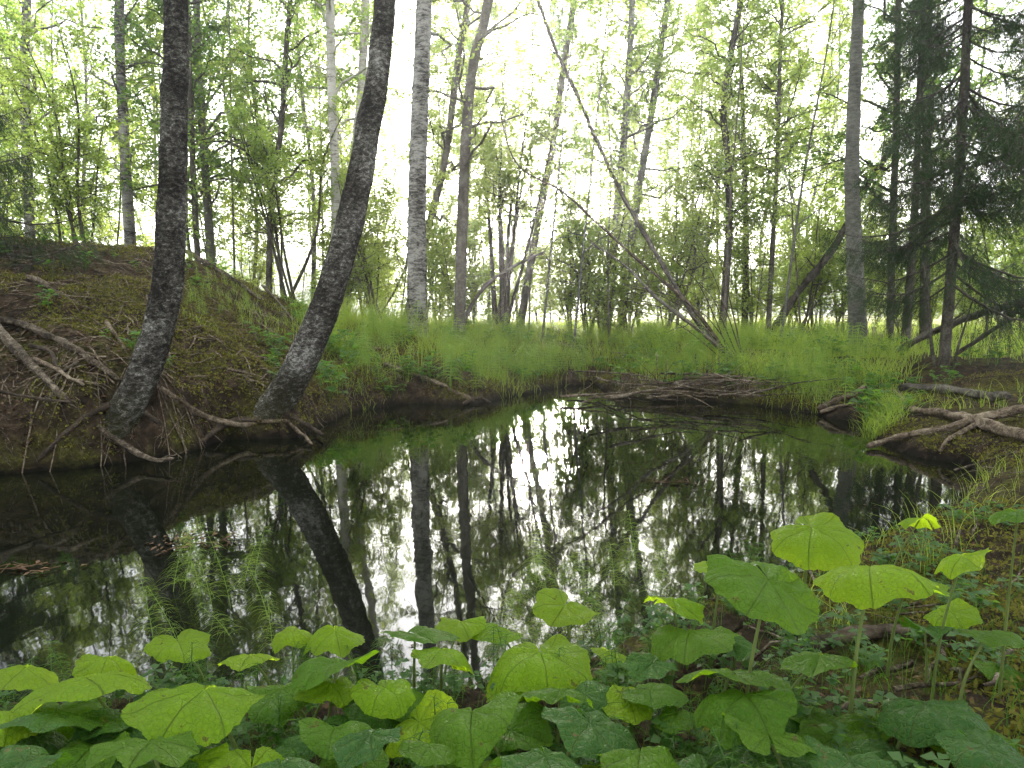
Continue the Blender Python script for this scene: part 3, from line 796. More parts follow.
# far bank
stick('fallen_log', 'pale brown fallen branch slanting into the water below the mottled birch', [(384, 364, 9.3), (415, 375, 9.1), (440, 384, 8.9), (474, 400, 8.6)], .045, .03, M_drift, 'log', seed=41, snap=.03)
stick('fallen_log', 'dark mossy stub of wood floating at the end of the pale brown branch', [(462, 404, 8.4), (478, 398, 8.4), (490, 403, 8.3)], .03, .012, M_darkstick, 'log', seed=42, snap=.03)
stick('fallen_log', 'grey broken log lying in the grass of the far bank right of the grey trunk', [(462, 322, 12), (482, 326, 12), (500, 332, 11.6)], .05, .03, M_deadgrey, 'log', seed=43, snap=.03)
stick('fallen_branch', 'grey bare branch in the grass left of the dead trunk foot', [(560, 343, 10.9), (600, 350, 10.7), (625, 355, 10.5), (648, 358, 10.3)], .028, .014, M_drift, seed=44, snap=.03)
stick('dead_tree', 'long dead leaning trunk sloping from the treetops down to the right of the far bank', [(738, 368, 9.6), (700, 325, 9.9), (660, 260, 10.4), (620, 190, 11.0), (577, 95, 11.8), (556, 50, 12.2), (534, -10, 12.8)], .034, .028, M_brown, 'dead tree', seed=45, n=60, sides=12, rough=.1, wob=.01)
stick('dead_tree', 'thinner dead stem arching up left beside the long dead leaning trunk', [(728, 356, 9.7), (690, 305, 10), (640, 262, 10.4), (600, 225, 10.8), (560, 190, 11.3), (515, 160, 11.8), (495, 90, 12.3)], .026, .009, M_deadgrey, 'dead tree', seed=46, n=50, twigs=14, twl=.8)
stick('dead_branch', 'arched dead bough with drooping twigs ending at the brush pile', [(742, 366, 9.4), (705, 335, 9.6), (660, 300, 9.9), (625, 265, 10.2), (592, 243, 10.4)], .03, .012, M_grey, seed=47, n=40, twigs=22, twl=.7)
stick('dead_branch', 'curved dead bough rising from behind the grey trunk toward the centre', [(448, 350, 11.2), (480, 292, 11.4), (510, 268, 11.6), (545, 252, 11.8)], .04, .014, M_grey, seed=48, twigs=10, twl=.7)
stick('fallen_tree', 'slanting dark broken trunk leaning up right behind the pale grey trunk', [(772, 330, 13.1), (800, 290, 13), (830, 255, 12.8), (862, 195, 12.6), (905, 130, 12.4)], .07, .04, M_brown, 'dead tree', seed=49, twigs=5, twl=.8)
prng = np.random.default_rng(9)
for i in range(9):
    a = 28 + i * 6.5; L = prng.uniform(95, 160)
    ex, ey = 736 - L * math.cos(R(a)), 368 - L * math.sin(R(a))
    stick('dead_twig', '%s lowest thin twig fanning up left from the foot of the dead leaning trunk' % ORD[i],
          [(738 + prng.uniform(-8, 8), 368, 9.4), (736 - L * .5 * math.cos(R(a)), 368 - L * .58 * math.sin(R(a)) - 6, 9.5), (ex, ey + 14, 9.6 + prng.uniform(-.4, .4))], .009, .003,
          M_deadgrey, 'twig', 'twigs fanning from the dead leaning trunk', seed=480 + i, sides=6, n=16, twigs=6, twl=.5, wob=.02)
for i in range(26):
    x0 = 560 + i * 7.2; Y0 = prng.uniform(8.6, 9.5)
    yy = prng.uniform(374, 398); L = prng.uniform(50, 125); sl = prng.uniform(-26, 22)
    stick('dead_stick', 'weathered stick, %s from left in the brush pile on the far shore' % ORD[i],
          [(x0, yy + sl / 2 + 4, Y0), (x0 + L * .5, yy + prng.uniform(-6, 4), Y0 - .15), (x0 + L, yy - sl / 2, Y0 - prng.uniform(-.3, .3))], prng.uniform(.008, .017), .004,
          [M_drift, M_deadgrey, M_deadgrey][i % 3], 'stick', 'brush pile along the far shore', seed=400 + i, sides=6, n=16, twigs=5, twl=.4, wob=.03, snap=prng.uniform(.02, .26))
for i in range(7):
    x0 = 655 + i * 13 + prng.uniform(-4, 4)
    stick('broken_stub', 'short upright broken stem, %s from left in the brush pile' % ORD[i],
          [(x0, 398, 9.0), (x0 + prng.uniform(-2, 2), 372 - prng.uniform(0, 20), 9.0)], .012, .009, M_drift, 'stem', 'upright stubs in the brush pile', seed=450 + i, sides=6, n=8)

# right bank
stick('driftwood', 'broken bleached driftwood with a knobbly end pointing at the water', [(818, 409, 6.9), (832, 402, 6.9), (850, 395, 6.95), (868, 385, 7.0)], .042, .034, M_drift, 'driftwood', seed=61, rough=.5, snap=.03)
stick('fallen_log', 'thick pale log lying along the right bank and out of the right edge', [(885, 402, 6.6), (920, 411, 6.2), (965, 419, 5.7), (1010, 434, 5.2), (1060, 450, 4.9)], .035, .065, M_drift, 'log', seed=62, n=40, snap=.03)
stick('fallen_log', 'long smooth grey limb forking off the thick pale log into the water', [(868, 446, 5.6), (905, 436, 5.55), (945, 430, 5.5), (985, 420, 5.5), (1030, 414, 5.5)], .02, .038, M_drift, 'log', seed=63, n=36, snap=.03)
stick('fallen_branch', 'short side branch dipping into the water under the smooth grey limb', [(975, 424, 5.4), (952, 438, 5.3), (938, 455, 5.1)], .03, .016, M_drift, seed=64, snap=.03)
stick('fallen_branch', 'stubby upright root end standing behind the thick pale log', [(893, 390, 7.0), (903, 397, 6.8), (908, 408, 6.6)], .03, .03, M_drift, seed=65, snap=.03)
stick('fallen_branch', 'thin stick beside the bleached driftwood, running to its knobbly end', [(820, 412, 6.7), (845, 404, 6.7), (872, 400, 6.7)], .02, .012, M_drift, seed=66, snap=.03)
stick('fallen_tree', 'upper fallen trunk slanting up to the right edge behind the spruce foot', [(895, 352, 9.3), (935, 330, 9.0), (985, 310, 8.7), (1040, 292, 8.4)], .038, .045, M_grey, 'fallen tree', seed=67, n=36, twigs=8, twl=.8)
stick('fallen_tree', 'lower fallen limb crossing under the upper fallen trunk at the right edge', [(955, 355, 9.2), (985, 335, 8.9), (1012, 315, 8.7), (1045, 285, 8.4)], .025, .03, M_brown, 'fallen tree', seed=68)
stick('fallen_tree', 'dark log lying flat on the ground behind the spruce foot', [(900, 388, 8.6), (945, 390, 8.4), (985, 397, 8.2), (1010, 398, 8.0)], .06, .05, M_brown, 'log', seed=69, snap=.03)
stick('dead_sapling', 'slim dark stem forking out left of the spruce foot', [(940, 388, 8.1), (932, 345, 8.1), (928, 300, 8.1), (925, 262, 8.2)], .022, .012, M_brown, 'dead sapling', seed=70)
stick('dead_sapling', 'thin leaning stem rising right of the spruce foot', [(950, 390, 8.1), (960, 340, 8.0), (975, 295, 8.0)], .018, .008, M_brown, 'dead sapling', seed=71)
stick('fallen_branch', 'thin grey twig lying on the moss right of the thick pale log', [(955, 470, 4.2), (985, 462, 4.2), (1020, 452, 4.3)], .010, .006, M_deadgrey, seed=72, snap=.03)
stick('fallen_branch', 'dark reddish stick propped among the big leaves at the near right', [(716, 668, 1.75), (728, 642, 1.72), (738, 614, 1.7)], .009, .005, M_darkstick, seed=73)
stick('tree_root', 'dark root lying across the soil below the big leaves at the right', [(790, 655, 1.65), (850, 636, 1.75), (905, 632, 1.85), (940, 640, 1.9)], .02, .012, M_darkstick, 'root', seed=74, snap=.03)

# ------------------------------------------------------------ ground cover (nobody could count it)
grng = np.random.default_rng(21)
def scatter_blades(name, label, P, hmin, hmax, lean, wd, mat, rng, k=5, per=10, spread=.06):
    c = np.repeat(P, per, 0); N = len(c)
    c = c + np.concatenate([rng.normal(size=(N, 2)) * spread, np.zeros((N, 1))], 1)
    c[:, 2] = terrain(c[:, 0], c[:, 1]) - .01
    h = rng.uniform(hmin, hmax, N); a = rng.uniform(0, 6.28, N); l = rng.uniform(.2, 1, N) * lean * h
    s = np.linspace(0, 1, k)
    Q = c[:, None] + np.stack([np.cos(a)[:, None] * l[:, None] * s ** 2, np.sin(a)[:, None] * l[:, None] * s ** 2, h[:, None] * (s - .28 * s ** 3 * (l / h)[:, None])], -1)
    m = MB(); m.blades(Q, np.full((N, 1), wd) * (1 - .85 * s[None] ** 1.5), rng)
    o = m.obj(name, mat); tag(o, label, 'grass', kind='stuff')
    return o

g = land(900, 300, 905, 6.5, 12.5, grng, lambda u, Y, s, X: (s < .45) & (s > .0))
scatter_blades('dry_grass', 'dry brown grass and roots hanging over the edge of the far bank', g, .05, .2, 1.3, .005, M_litter, grng, per=9, spread=.06)
cen = lambda u, Y, s, X: fbm(X * .8, Y * .8, 3, 40) > -.25
g = land(4200, 320, 905, 7.2, 13.5, grng, lambda u, Y, s, X: (fbm(X * 1.6, Y * 1.6, 3, 41) > -.04) & (s < 4.2) & (s > -.02) & ~((u > 590) & (u < 770) & (s < .42)))
scatter_blades('bank_grass', 'soft bright green grass arching over the far bank', g, .07, .36, 1.0, .005, M_grass, grng, per=12, spread=.09)
g = land(800, 770, 1500, 5, 12, grng, lambda u, Y, s, X: (fbm(X * 1.3, Y * 1.3, 3, 42) > .08))
scatter_blades('shade_grass', 'sparse grass tufts on the right bank under the spruce', g, .06, .2, .8, .005, M_grass, grng, per=9, spread=.05)
g = land(1500, 1, 420, 5, 11, grng, lambda u, Y, s, X: (fbm(X * .9, Y * .9, 3, 43) + (u - 300) / 600 > .12))
scatter_blades('slope_grass', 'thin grass patches on the mossy slope of the mound', g, .05, .17, .8, .0045, M_grass, grng, per=8, spread=.07)
g = land(2600, -100, 1250, 9, 22, grng, lambda u, Y, s, X: (s > 2) & ((u > 340) | (Y > 12)))
scatter_blades('wood_grass', 'tall grass between the trunks of the wood behind', g, .15, .45, .7, .010, M_grass, grng, per=8, spread=.25)
g = land(260, 780, 1300, 1.3, 4.3, grng, lambda u, Y, s, X: (s < .5) & (u > 800))
scatter_blades('shore_grass', 'fine grass along the near right waterline', g, .06, .2, .9, .003, M_grass, grng, per=6, spread=.03)
# tussock drooping over the water below the thick pale log, and right end of the far bank
g = land(60, 868, 905, 5.7, 6.6, grng, None, .0)
scatter_blades('tussock', 'grass tussock drooping to the water left of the thick pale log', g, .14, .28, 1.1, .005, M_grass, grng, per=10, spread=.05)

def horsetail(mb, base, H, rng, whorls=11, nbr=11, bl=.10, wd=.0016, lean=None, sides=3):
    lean = rng.normal(size=2) * .12 * H if lean is None else np.asarray(lean)
    s = np.linspace(0, 1, 10)
    st = base + np.stack([lean[0] * s ** 1.6, lean[1] * s ** 1.6, H * s], -1)
    mb.tubes(st, np.linspace(wd * 1.3, wd * .6, 10), 4)
    t = np.repeat(np.linspace(.22, .98, whorls), nbr); N = len(t)
    p0 = np.stack([np.interp(t, s, st[:, i]) for i in range(3)], -1)
    a = rng.uniform(0, 6.28, N); L = bl * (1.15 - .75 * t) * rng.uniform(.7, 1.2, N)
    k = np.linspace(0, 1, 5)
    Q = p0[:, None] + np.stack([np.cos(a)[:, None] * L[:, None] * k, np.sin(a)[:, None] * L[:, None] * k, L[:, None] * (.45 * k - .75 * k ** 2)], -1)
    mb.blades(Q, np.full((N, 1), wd) * (1 - .6 * k[None]), rng)

g = land(420, 300, 905, 7.5, 12, grng, lambda u, Y, s, X: (fbm(X * 1.5, Y * 1.5, 3, 45) > .02) & (s > .5) & (s < 3.5))
scatter_blades('tall_grass', 'tall arching grass clumps on the far bank', g, .3, .7, .9, .006, M_grass, grng, k=7, per=14, spread=.07)
# feathery horsetails covering the far bank and the mound's right slope (a mass)
protos = []
for i in range(6):
    m = MB(); horsetail(m, np.zeros(3), .42, np.random.default_rng(500 + i), 11, 9, .15, .0042); protos.append((np.concatenate(m.v), np.concatenate(m.q)))
def mass(name, label, P, mat, rng, smin=.6, smax=1.25, prot=None, cat='undergrowth'):
    prot = prot or protos
    mm = MB()
    for j, (v, q) in enumerate(prot):
        S = P[j::len(prot)]; n = len(S)
        a = rng.uniform(0, 6.28, n); sc = rng.uniform(smin, smax, n)
        c, s = np.cos(a)[:, None], np.sin(a)[:, None]
        X = (v[None, :, 0] * c - v[None, :, 1] * s) * sc[:, None] + S[:, :1]
        Y = (v[None, :, 0] * s + v[None, :, 1] * c) * sc[:, None] + S[:, 1:2]
        Z = v[None, :, 2] * sc[:, None] + S[:, 2:3]
        mm.add(np.stack([X, Y, Z], -1), (q[None] + (np.arange(n) * len(v))[:, None, None]).reshape(-1, 4))
    o = mm.obj(name, mat); tag(o, label, cat, kind='stuff'); return o
g = land(1500, 300, 860, 7.0, 13, grng, lambda u, Y, s, X: (s < 3.6) & (s > .0) & ~((u > 590) & (u < 770) & (s < .6)) & (fbm(X * .8, Y * .8, 3, 50) > -.1))
mass('horsetail_bed', 'feathery bright horsetails massed on the far bank', g[:330], M_horse, grng, .5, 1.35)
g = land(500, 180, 400, 7.5, 11.5, grng, lambda u, Y, s, X: (fbm(X * .8, Y * .8, 3, 51) > .0))
mass('fern_bed', 'soft feathery undergrowth on the right flank of the mound', g[:75], M_horse, grng, .25, .55)

# mossy tufts and litter over the mound and the right bank
def specks(name, label, P, L, W, mat, rng, flat, lift, cat):
    m = MB(); P = P.copy(); P[:, 2] += lift * rng.random(len(P))
    m.leaves(P, L, W, rng, flat=flat, droop=0); o = m.obj(name, mat); tag(o, label, cat, kind='stuff')
mossf = lambda X, Y: fbm(X * 1.1, Y * 1.1, 3, 60)
g = land(90000, -120, 460, 4, 10.5, grng, lambda u, Y, s, X: mossf(X, Y) > -.1)
specks('moss', 'olive moss cushions on the slope of the mound', g, .03, .5, M_moss, grng, .3, .03, 'moss')
g = land(80000, 700, 1300, .9, 7.5, grng, lambda u, Y, s, X: mossf(X, Y) > -.2)
specks('bank_moss', 'yellowish moss covering the right bank', g, .018, .45, M_moss, grng, .3, .02, 'moss')
g = land(42000, -120, 460, 4, 10.5, grng)
specks('leaf_litter', 'brown fallen leaves and needles over the mound slope', g, .036, .45, M_litter, grng, 2.0, .015, 'leaf litter')
g = land(9000, -200, 1300, .85, 6, grng, lambda u, Y, s, X: (u > 560) | (Y < 3))
specks('shore_litter', 'dry brown leaf litter on the near and right banks', g, .024, .5, M_litter, grng, 1.6, .012, 'leaf litter')
# moss and hanging rootlets on the steep foot of the banks
bp = []
for a_, b_ in zip(POND, np.roll(POND, -1, 0)):
    L_ = np.linalg.norm(b_ - a_); n_ = int(L_ * 420)
    if min(a_[1], b_[1]) < 3.2: continue
    t_ = grng.random((n_, 1)); q_ = a_ + (b_ - a_) * t_ + grng.normal(size=(n_, 2)) * .16
    bp.append(q_)
bp = np.concatenate(bp); bp = bp[pond_sd(bp[:, 0], bp[:, 1]) > .0]
bp = np.column_stack([bp, terrain(bp[:, 0], bp[:, 1])])
kk = fbm(bp[:, 0] * 2.5, bp[:, 1] * 2.5, 3, 61) > -.05
specks('edge_moss', 'dark green moss on the steep foot of the banks', np.repeat(bp[kk & (bp[:, 2] > .05)], 5, 0) + grng.normal(size=(5 * int((kk & (bp[:, 2] > .05)).sum()), 3)) * [.02, .02, .006], .028, .5, M_moss, grng, .3, .03, 'moss')
def rootlets(P, rng):
    N = len(P); a = rng.uniform(0, 6.28, N); l = rng.uniform(.06, .28, N); s = np.linspace(0, 1, 6)
    c = POND.mean(0); dd = nrm(np.column_stack([c - P[:, :2], np.zeros(N)]))
    Q = P[:, None] + dd[:, None] * (s[None, :, None] * .5 * l[:, None, None]) + np.cumsum(rng.normal(size=(N, 6, 3)) * .014, 1)
    Q[..., 2] += .04 - l[:, None] * s[None] ** 1.5 * .9
    m = MB(); m.tubes(Q, rng.uniform(.0015, .005, (N, 1)) * (1 - .7 * s[None]), 4)
    o = m.obj('rootlets', M_deadgrey, smooth=True); tag(o, 'fine bare rootlets hanging over the undercut banks', 'roots', kind='stuff')
pr = bp[bp[:, 2] > .1]; rootlets(pr[grng.random(len(pr)) < .32], grng)
wp = POND.min(0) + (POND.max(0) - POND.min(0)) * grng.random((5200, 2)); wp = wp[(pond_sd(wp[:, 0], wp[:, 1]) < -.05) & (fbm(wp[:, 0] * .7, wp[:, 1] * .7, 3, 88) > .12)]
specks('floating_specks', 'tiny leaf flecks and seeds floating over the pond', np.column_stack([wp, np.full(len(wp), .002)]), .014, .6, M_litter, grng, 60, .001, 'floating debris')
# twigs lying about on the mound
def twiglets(name, label, P, mat, rng, L=(.1, .5)):
    N = len(P); a = rng.uniform(0, 6.28, N); l = rng.uniform(L[0], L[1], N); s = np.linspace(-.5, .5, 5)
    Q = P[:, None] + np.stack([np.cos(a)[:, None] * l[:, None] * s, np.sin(a)[:, None] * l[:, None] * s, 0 * l[:, None] * s], -1) + np.cumsum(rng.normal(size=(N, 5, 3)) * .008, 1)
    Q[..., 2] = terrain(Q[..., 0], Q[..., 1]) + .012 + rng.random((N, 1)) * .02
    m = MB(); m.tubes(Q, rng.uniform(.003, .009, (N, 1)) * np.array([[1, .9, .8, .7, .4]]), 5)
    o = m.obj(name, mat, smooth=True); tag(o, label, 'twigs', kind='stuff')
twiglets('twig_litter', 'small fallen twigs strewn over the mound slope', land(1100, -80, 420, 4.2, 10, grng), M_drift, grng)
twiglets('shore_twigs', 'small twigs strewn on the right bank and wood floor', land(330, 600, 1250, 1.3, 10, grng), M_deadgrey, grng, (.06, .3))

# low leafy herbs: small trifoliate sprigs
def herb(seed, n=7, hgt=.11, ls=.03):
    rng = np.random.default_rng(seed); m = MB()
    a = rng.uniform(0, 6.28, n); d = rng.uniform(.01, .06, n)
    s = np.linspace(0, 1, 4)
    e = np.stack([np.cos(a) * d, np.sin(a) * d, hgt * rng.uniform(.4, 1.1, n)], -1)
    Q = e[:, None] * np.stack([s ** 1.5, s ** 1.5, s], -1)[None]
    m.blades(Q, np.full((n, 4), .0018), rng)
    for j in range(3):
        aa = a + j * 2.1 + rng.normal(size=n) * .2
        m.leaves(e, ls, .85, rng, flat=2.2, dirs=np.stack([np.cos(aa), np.sin(aa), 0 * aa], -1) * 3, droop=.1)
    return np.concatenate(m.v), np.concatenate(m.q)
herbs = [herb(600 + i) for i in range(6)]
g = land(1500, -260, 1350, .75, 3.0, grng, lambda u, Y, s, X: (s < 1.7) & (fbm(X * 2.2, Y * 2.2, 3, 70) + (620 - u) / 1500 > -.12), .02)
mass('low_herbs', 'small three-part leaves carpeting the near shore', g, M_cover, grng, .35, .85, herbs)
g = land(1300, 250, 1000, 6, 13, grng, lambda u, Y, s, X: (s < 3) & (fbm(X * 1.2, Y * 1.2, 3, 71) > 0), .05)
mass('bank_herbs', 'leafy herbs among the grass of the far bank', g, M_cover, grng, 1.0, 2.4, herbs)
g = land(260, -60, 330, 5, 10, grng, lambda u, Y, s, X: (fbm(X * 1.6, Y * 1.6, 3, 72) > .18), .1)
mass('slope_herbs', 'scattered small green plants on the mound slope', g, M_cover, grng, .8, 2.0, herbs)
# fine grass and horsetail wisps of the near shore, coloured darker to imitate shade
g = land(650, -300, 1300, .8, 2.6, grng, lambda u, Y, s, X: (s < 1.2), .0)
scatter_blades('near_grass', 'fine thin grass blades between the big leaves of the near shore', g, .05, .15, .8, .0016, M_cover, grng, per=5, spread=.03)
np_ = []
for i in range(5):
    m = MB(); horsetail(m, np.zeros(3), .2, np.random.default_rng(530 + i), 9, 8, .07, .0014); np_.append((np.concatenate(m.v), np.concatenate(m.q)))
g = land(900, -260, 820, .85, 2.4, grng, lambda u, Y, s, X: (s < 1.2), .0)
mass('near_horsetails', 'wispy horsetail growth under the big leaves of the near shore', g[:150], M_cover, grng, .5, 1.0, np_)

# countable horsetails rising from the water
hr = np.random.default_rng(31)
for i in range(13):
    u = 138 + i * 10.5 + hr.normal() * 4; Y = 2.45 + hr.uniform(-.35, .45)
    b = np.array([sx(u, Y), Y, -.03]); m = MB()
    horsetail(m, np.zeros(3), hr.uniform(.10, .32), hr, 14, 7, .08, .0010, lean=(hr.normal() * .05, hr.normal() * .04))
    o = m.obj('horsetail', M_horse); o.location = b
    tag(o, 'thin horsetail, %s from left in the water at the near left' % ORD[i], 'horsetail', 'horsetails in the water at the near left')
for i in range(13):
    u = 505 + i * 12.5 + hr.normal() * 4; Y = 2.35 + hr.uniform(-.3, .4)
    b = np.array([sx(u, Y), Y, -.03]); m = MB()
    horsetail(m, np.zeros(3), hr.uniform(.16, .32), hr, 15, 8, .09, .0010, lean=(hr.normal() * .05, hr.normal() * .04))
    o = m.obj('horsetail', M_horse); o.location = b
    tag(o, 'light horsetail, %s from left in the water below the sun glint' % ORD[i], 'horsetail', 'horsetails in the water at the near centre')

# floating debris
def floating(name, label, px, py, n, sxr, syr, rng):
    c = onz(px, py); P = np.stack([c[0] + rng.normal(size=n) * sxr, c[1] + rng.normal(size=n) * syr, rng.random(n) * .012 + .004], -1)
    m = MB(); m.leaves(P, .035, .5, rng, flat=2.5, droop=0)
    a = rng.uniform(-1.4, 1.4, 14); s = np.linspace(-.5, .5, 4); l = rng.uniform(.04, .14, 14)
    q0 = P[:14]; q0 = q0 * [1, 1, .3]
    m.tubes(q0[:, None] + np.stack([np.cos(a)[:, None] * l[:, None] * s, np.sin(a)[:, None] * l[:, None] * s, .006 + 0 * l[:, None] * s], -1), np.full((14, 4), .0022), 4)
    o = m.obj(name, M_litter); tag(o, label, 'floating debris', kind='stuff')
floating('floating_debris', 'raft of dead leaves and twigs floating at the near left', 186, 543, 70, .08, .06, grng)
floating('floating_scraps', 'small scraps floating on the pond at right of centre', 682, 482, 16, .10, .05, grng)
floating('floating_flecks', 'few leaf flecks floating at the left edge of the pond', 20, 570, 30, .12, .03, grng)

# ------------------------------------------------------------ big coltsfoot leaves
def coltsmat(name, c1, c2, t1, t2, trans):
    m, t, out = newmat(name)
    uv = t.nodes.new('ShaderNodeUVMap').outputs[0]
    sep = t.nodes.new('ShaderNodeSeparateXYZ'); t.links.new(uv, sep.inputs[0])   # x: angle 0..1, y: radius 0..1
    vor = nd(t, 'ShaderNodeTexVoronoi', Scale=95); vor.feature = 'DISTANCE_TO_EDGE'
    oc = coords(t, 'Object'); t.links.new(oc, vor.inputs['Vector'])
    net = ramp(t, vor.outputs['Distance'], [(0.0, 1.0), (.16, 0.0)])
    # main veins: seven rays, thinner outward
    x7 = math_(t, 'MULTIPLY', sep.outputs[0], 7.0)
    fr = math_(t, 'ABSOLUTE', math_(t, 'SUBTRACT', math_(t, 'FRACT', x7), .5))
    wv = math_(t, 'MULTIPLY', fr, math_(t, 'ADD', math_(t, 'MULTIPLY', sep.outputs[1], 1.0), .12))
    vein = ramp(t, wv, [(0.0, 1.0), (.008, .7), (.020, 0.0)])
    n = noise(t, oc, 22, 4, .6); oi = t.nodes.new('ShaderNodeObjectInfo')
    fac = math_(t, 'ADD', math_(t, 'MULTIPLY', n, .6), math_(t, 'MULTIPLY', oi.outputs['Random'], .45))
    col = mixc(t, fac, c1, c2); tc = mixc(t, fac, t1, t2)
    vv = math_(t, 'MAXIMUM', vein, math_(t, 'MULTIPLY', net, .28))
    col = mixc(t, math_(t, 'MULTIPLY', vv, .5), col, (.22, .30, .07)); tc = mixc(t, math_(t, 'MULTIPLY', vv, .65), tc, (.10, .20, .01))
    # small brown blemishes
    sp = ramp(t, noise(t, oc, 38, 3, .6), [(.66, 0.0), (.70, 1.0)])
    col = mixc(t, math_(t, 'MULTIPLY', sp, .7), col, (.12, .07, .03)); tc = mixc(t, math_(t, 'MULTIPLY', sp, .7), tc, (.15, .08, .02))
    p = nd(t, 'ShaderNodeBsdfPrincipled', Roughness=.5); p.inputs['Specular IOR Level'].default_value = .12
    t.links.new(col, p.inputs['Base Color'])
    hgt = math_(t, 'SUBTRACT', math_(t, 'MULTIPLY', n, .9), vv)
    b = nd(t, 'ShaderNodeBump', Strength=1.0, Distance=.006); t.links.new(hgt, b.inputs['Height']); t.links.new(b.outputs[0], p.inputs['Normal'])
    tl = t.nodes.new('ShaderNodeBsdfTranslucent'); t.links.new(tc, tl.inputs[0]); t.links.new(b.outputs[0], tl.inputs['Normal'])
    mx = nd(t, 'ShaderNodeMixShader'); mx.inputs[0].default_value = trans
    t.links.new(p.outputs[0], mx.inputs[1]); t.links.new(tl.outputs[0], mx.inputs[2]); t.links.new(mx.outputs[0], out.inputs[0])
    return m
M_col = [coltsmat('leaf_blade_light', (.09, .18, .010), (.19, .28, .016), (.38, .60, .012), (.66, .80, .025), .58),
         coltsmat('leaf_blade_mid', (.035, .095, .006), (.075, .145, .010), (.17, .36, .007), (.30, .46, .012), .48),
         coltsmat('leaf_blade_dark', (.016, .055, .010), (.035, .09, .014), (.06, .18, .01), (.12, .25, .012), .32)]  # dark tone also carries the painted shade of the lower layer
M_stalk = leafmat('leaf_stalk', (.10, .15, .04), (.16, .18, .06), (.2, .3, .06), (.3, .36, .1), .25)

def blade_mesh(size, seed, cup, fold, wave):
    """angular round leaf with heart notch; stalk joins at origin, tip along +Y"""
    rng = np.random.default_rng(seed)
    na, nr = 225, 16
    th = np.linspace(-math.pi * .965, math.pi * .965, na)           # 0 = tip
    a01 = (th / (2 * math.pi * .965) + .5)
    k = 7
    lobe = 1 - 2 * np.abs((a01 * k) % 1 - .5)     # points at the ray centres (vein lines)
    lobe = lobe ** .9 * np.interp(a01 * k, np.arange(k) + .5, rng.uniform(.4, 1.5, k))
    teeth = np.abs(((a01 * 35 + .15 * np.sin(a01 * 40 + seed)) % 1) - .5) * 2 * np.interp(a01 * 9, np.arange(10), rng.uniform(.3, 1.5, 10))
    r = .85 + .13 * lobe + .03 * teeth + .016 * np.abs(((a01 * 90) % 1) - .5) + rng.normal(size=na) * .003 + .05 * np.sin(th * 2 + rng.uniform(0, 6)) + .04 * np.sin(th * 3 + rng.uniform(0, 6))
    r *= 1 + .10 * np.cos(th) + .06 * rng.normal() * np.sin(th)
    back = np.clip((np.abs(th) - 2.35) / (math.pi - 2.35), 0, 1)
    r = r * (1 - .35 * back ** 2.2)
    cx, cy = 0, .0
    rho = np.linspace(0.02, 1, nr)[:, None]
    X = np.sin(th)[None] * r[None] * rho; Y = np.cos(th)[None] * r[None] * rho
    v7 = np.cos(a01 * k * 2 * math.pi - math.pi)[None]              # +1 on the veins
    Z = -cup * rho ** 2 + fold * np.abs(X) - .055 * v7 * rho * (1.2 - rho) * 1.6
    ph = rng.uniform(0, 6.28, 3)
    Z = Z + wave * rho ** 2 * (np.sin(th * 2 + ph[0])[None] + .6 * np.sin(th * 3 + ph[1])[None] + .35 * np.sin(th * 7 + ph[2])[None])
    Z = Z - .09 * np.clip(Y, 0, 2) ** 2 * (.3 + rng.random()) + .16 * fbm(X * 1.7 + seed, Y * 1.7, 3, seed) * rho + .022 * fbm(X * 9 + seed, Y * 9, 2, seed)
    Z = Z - .34 * rng.random() * rho ** 5 * (.6 + np.sin(th * 1.0 + ph[1])[None])
    V = np.stack([X, Y, Z], -1) * size / 2
    idx = np.arange(nr * na).reshape(nr, na)
    q = np.stack([idx[:-1, :-1], idx[:-1, 1:], idx[1:, 1:], idx[1:, :-1]], -1)
    m = MB(); UV = np.stack([np.broadcast_to(a01[None], (nr, na)), np.broadcast_to(rho, (nr, na))], -1).reshape(-1, 2)
    m.add(V, q, UV)
    return m

from mathutils import Matrix, Euler, Vector
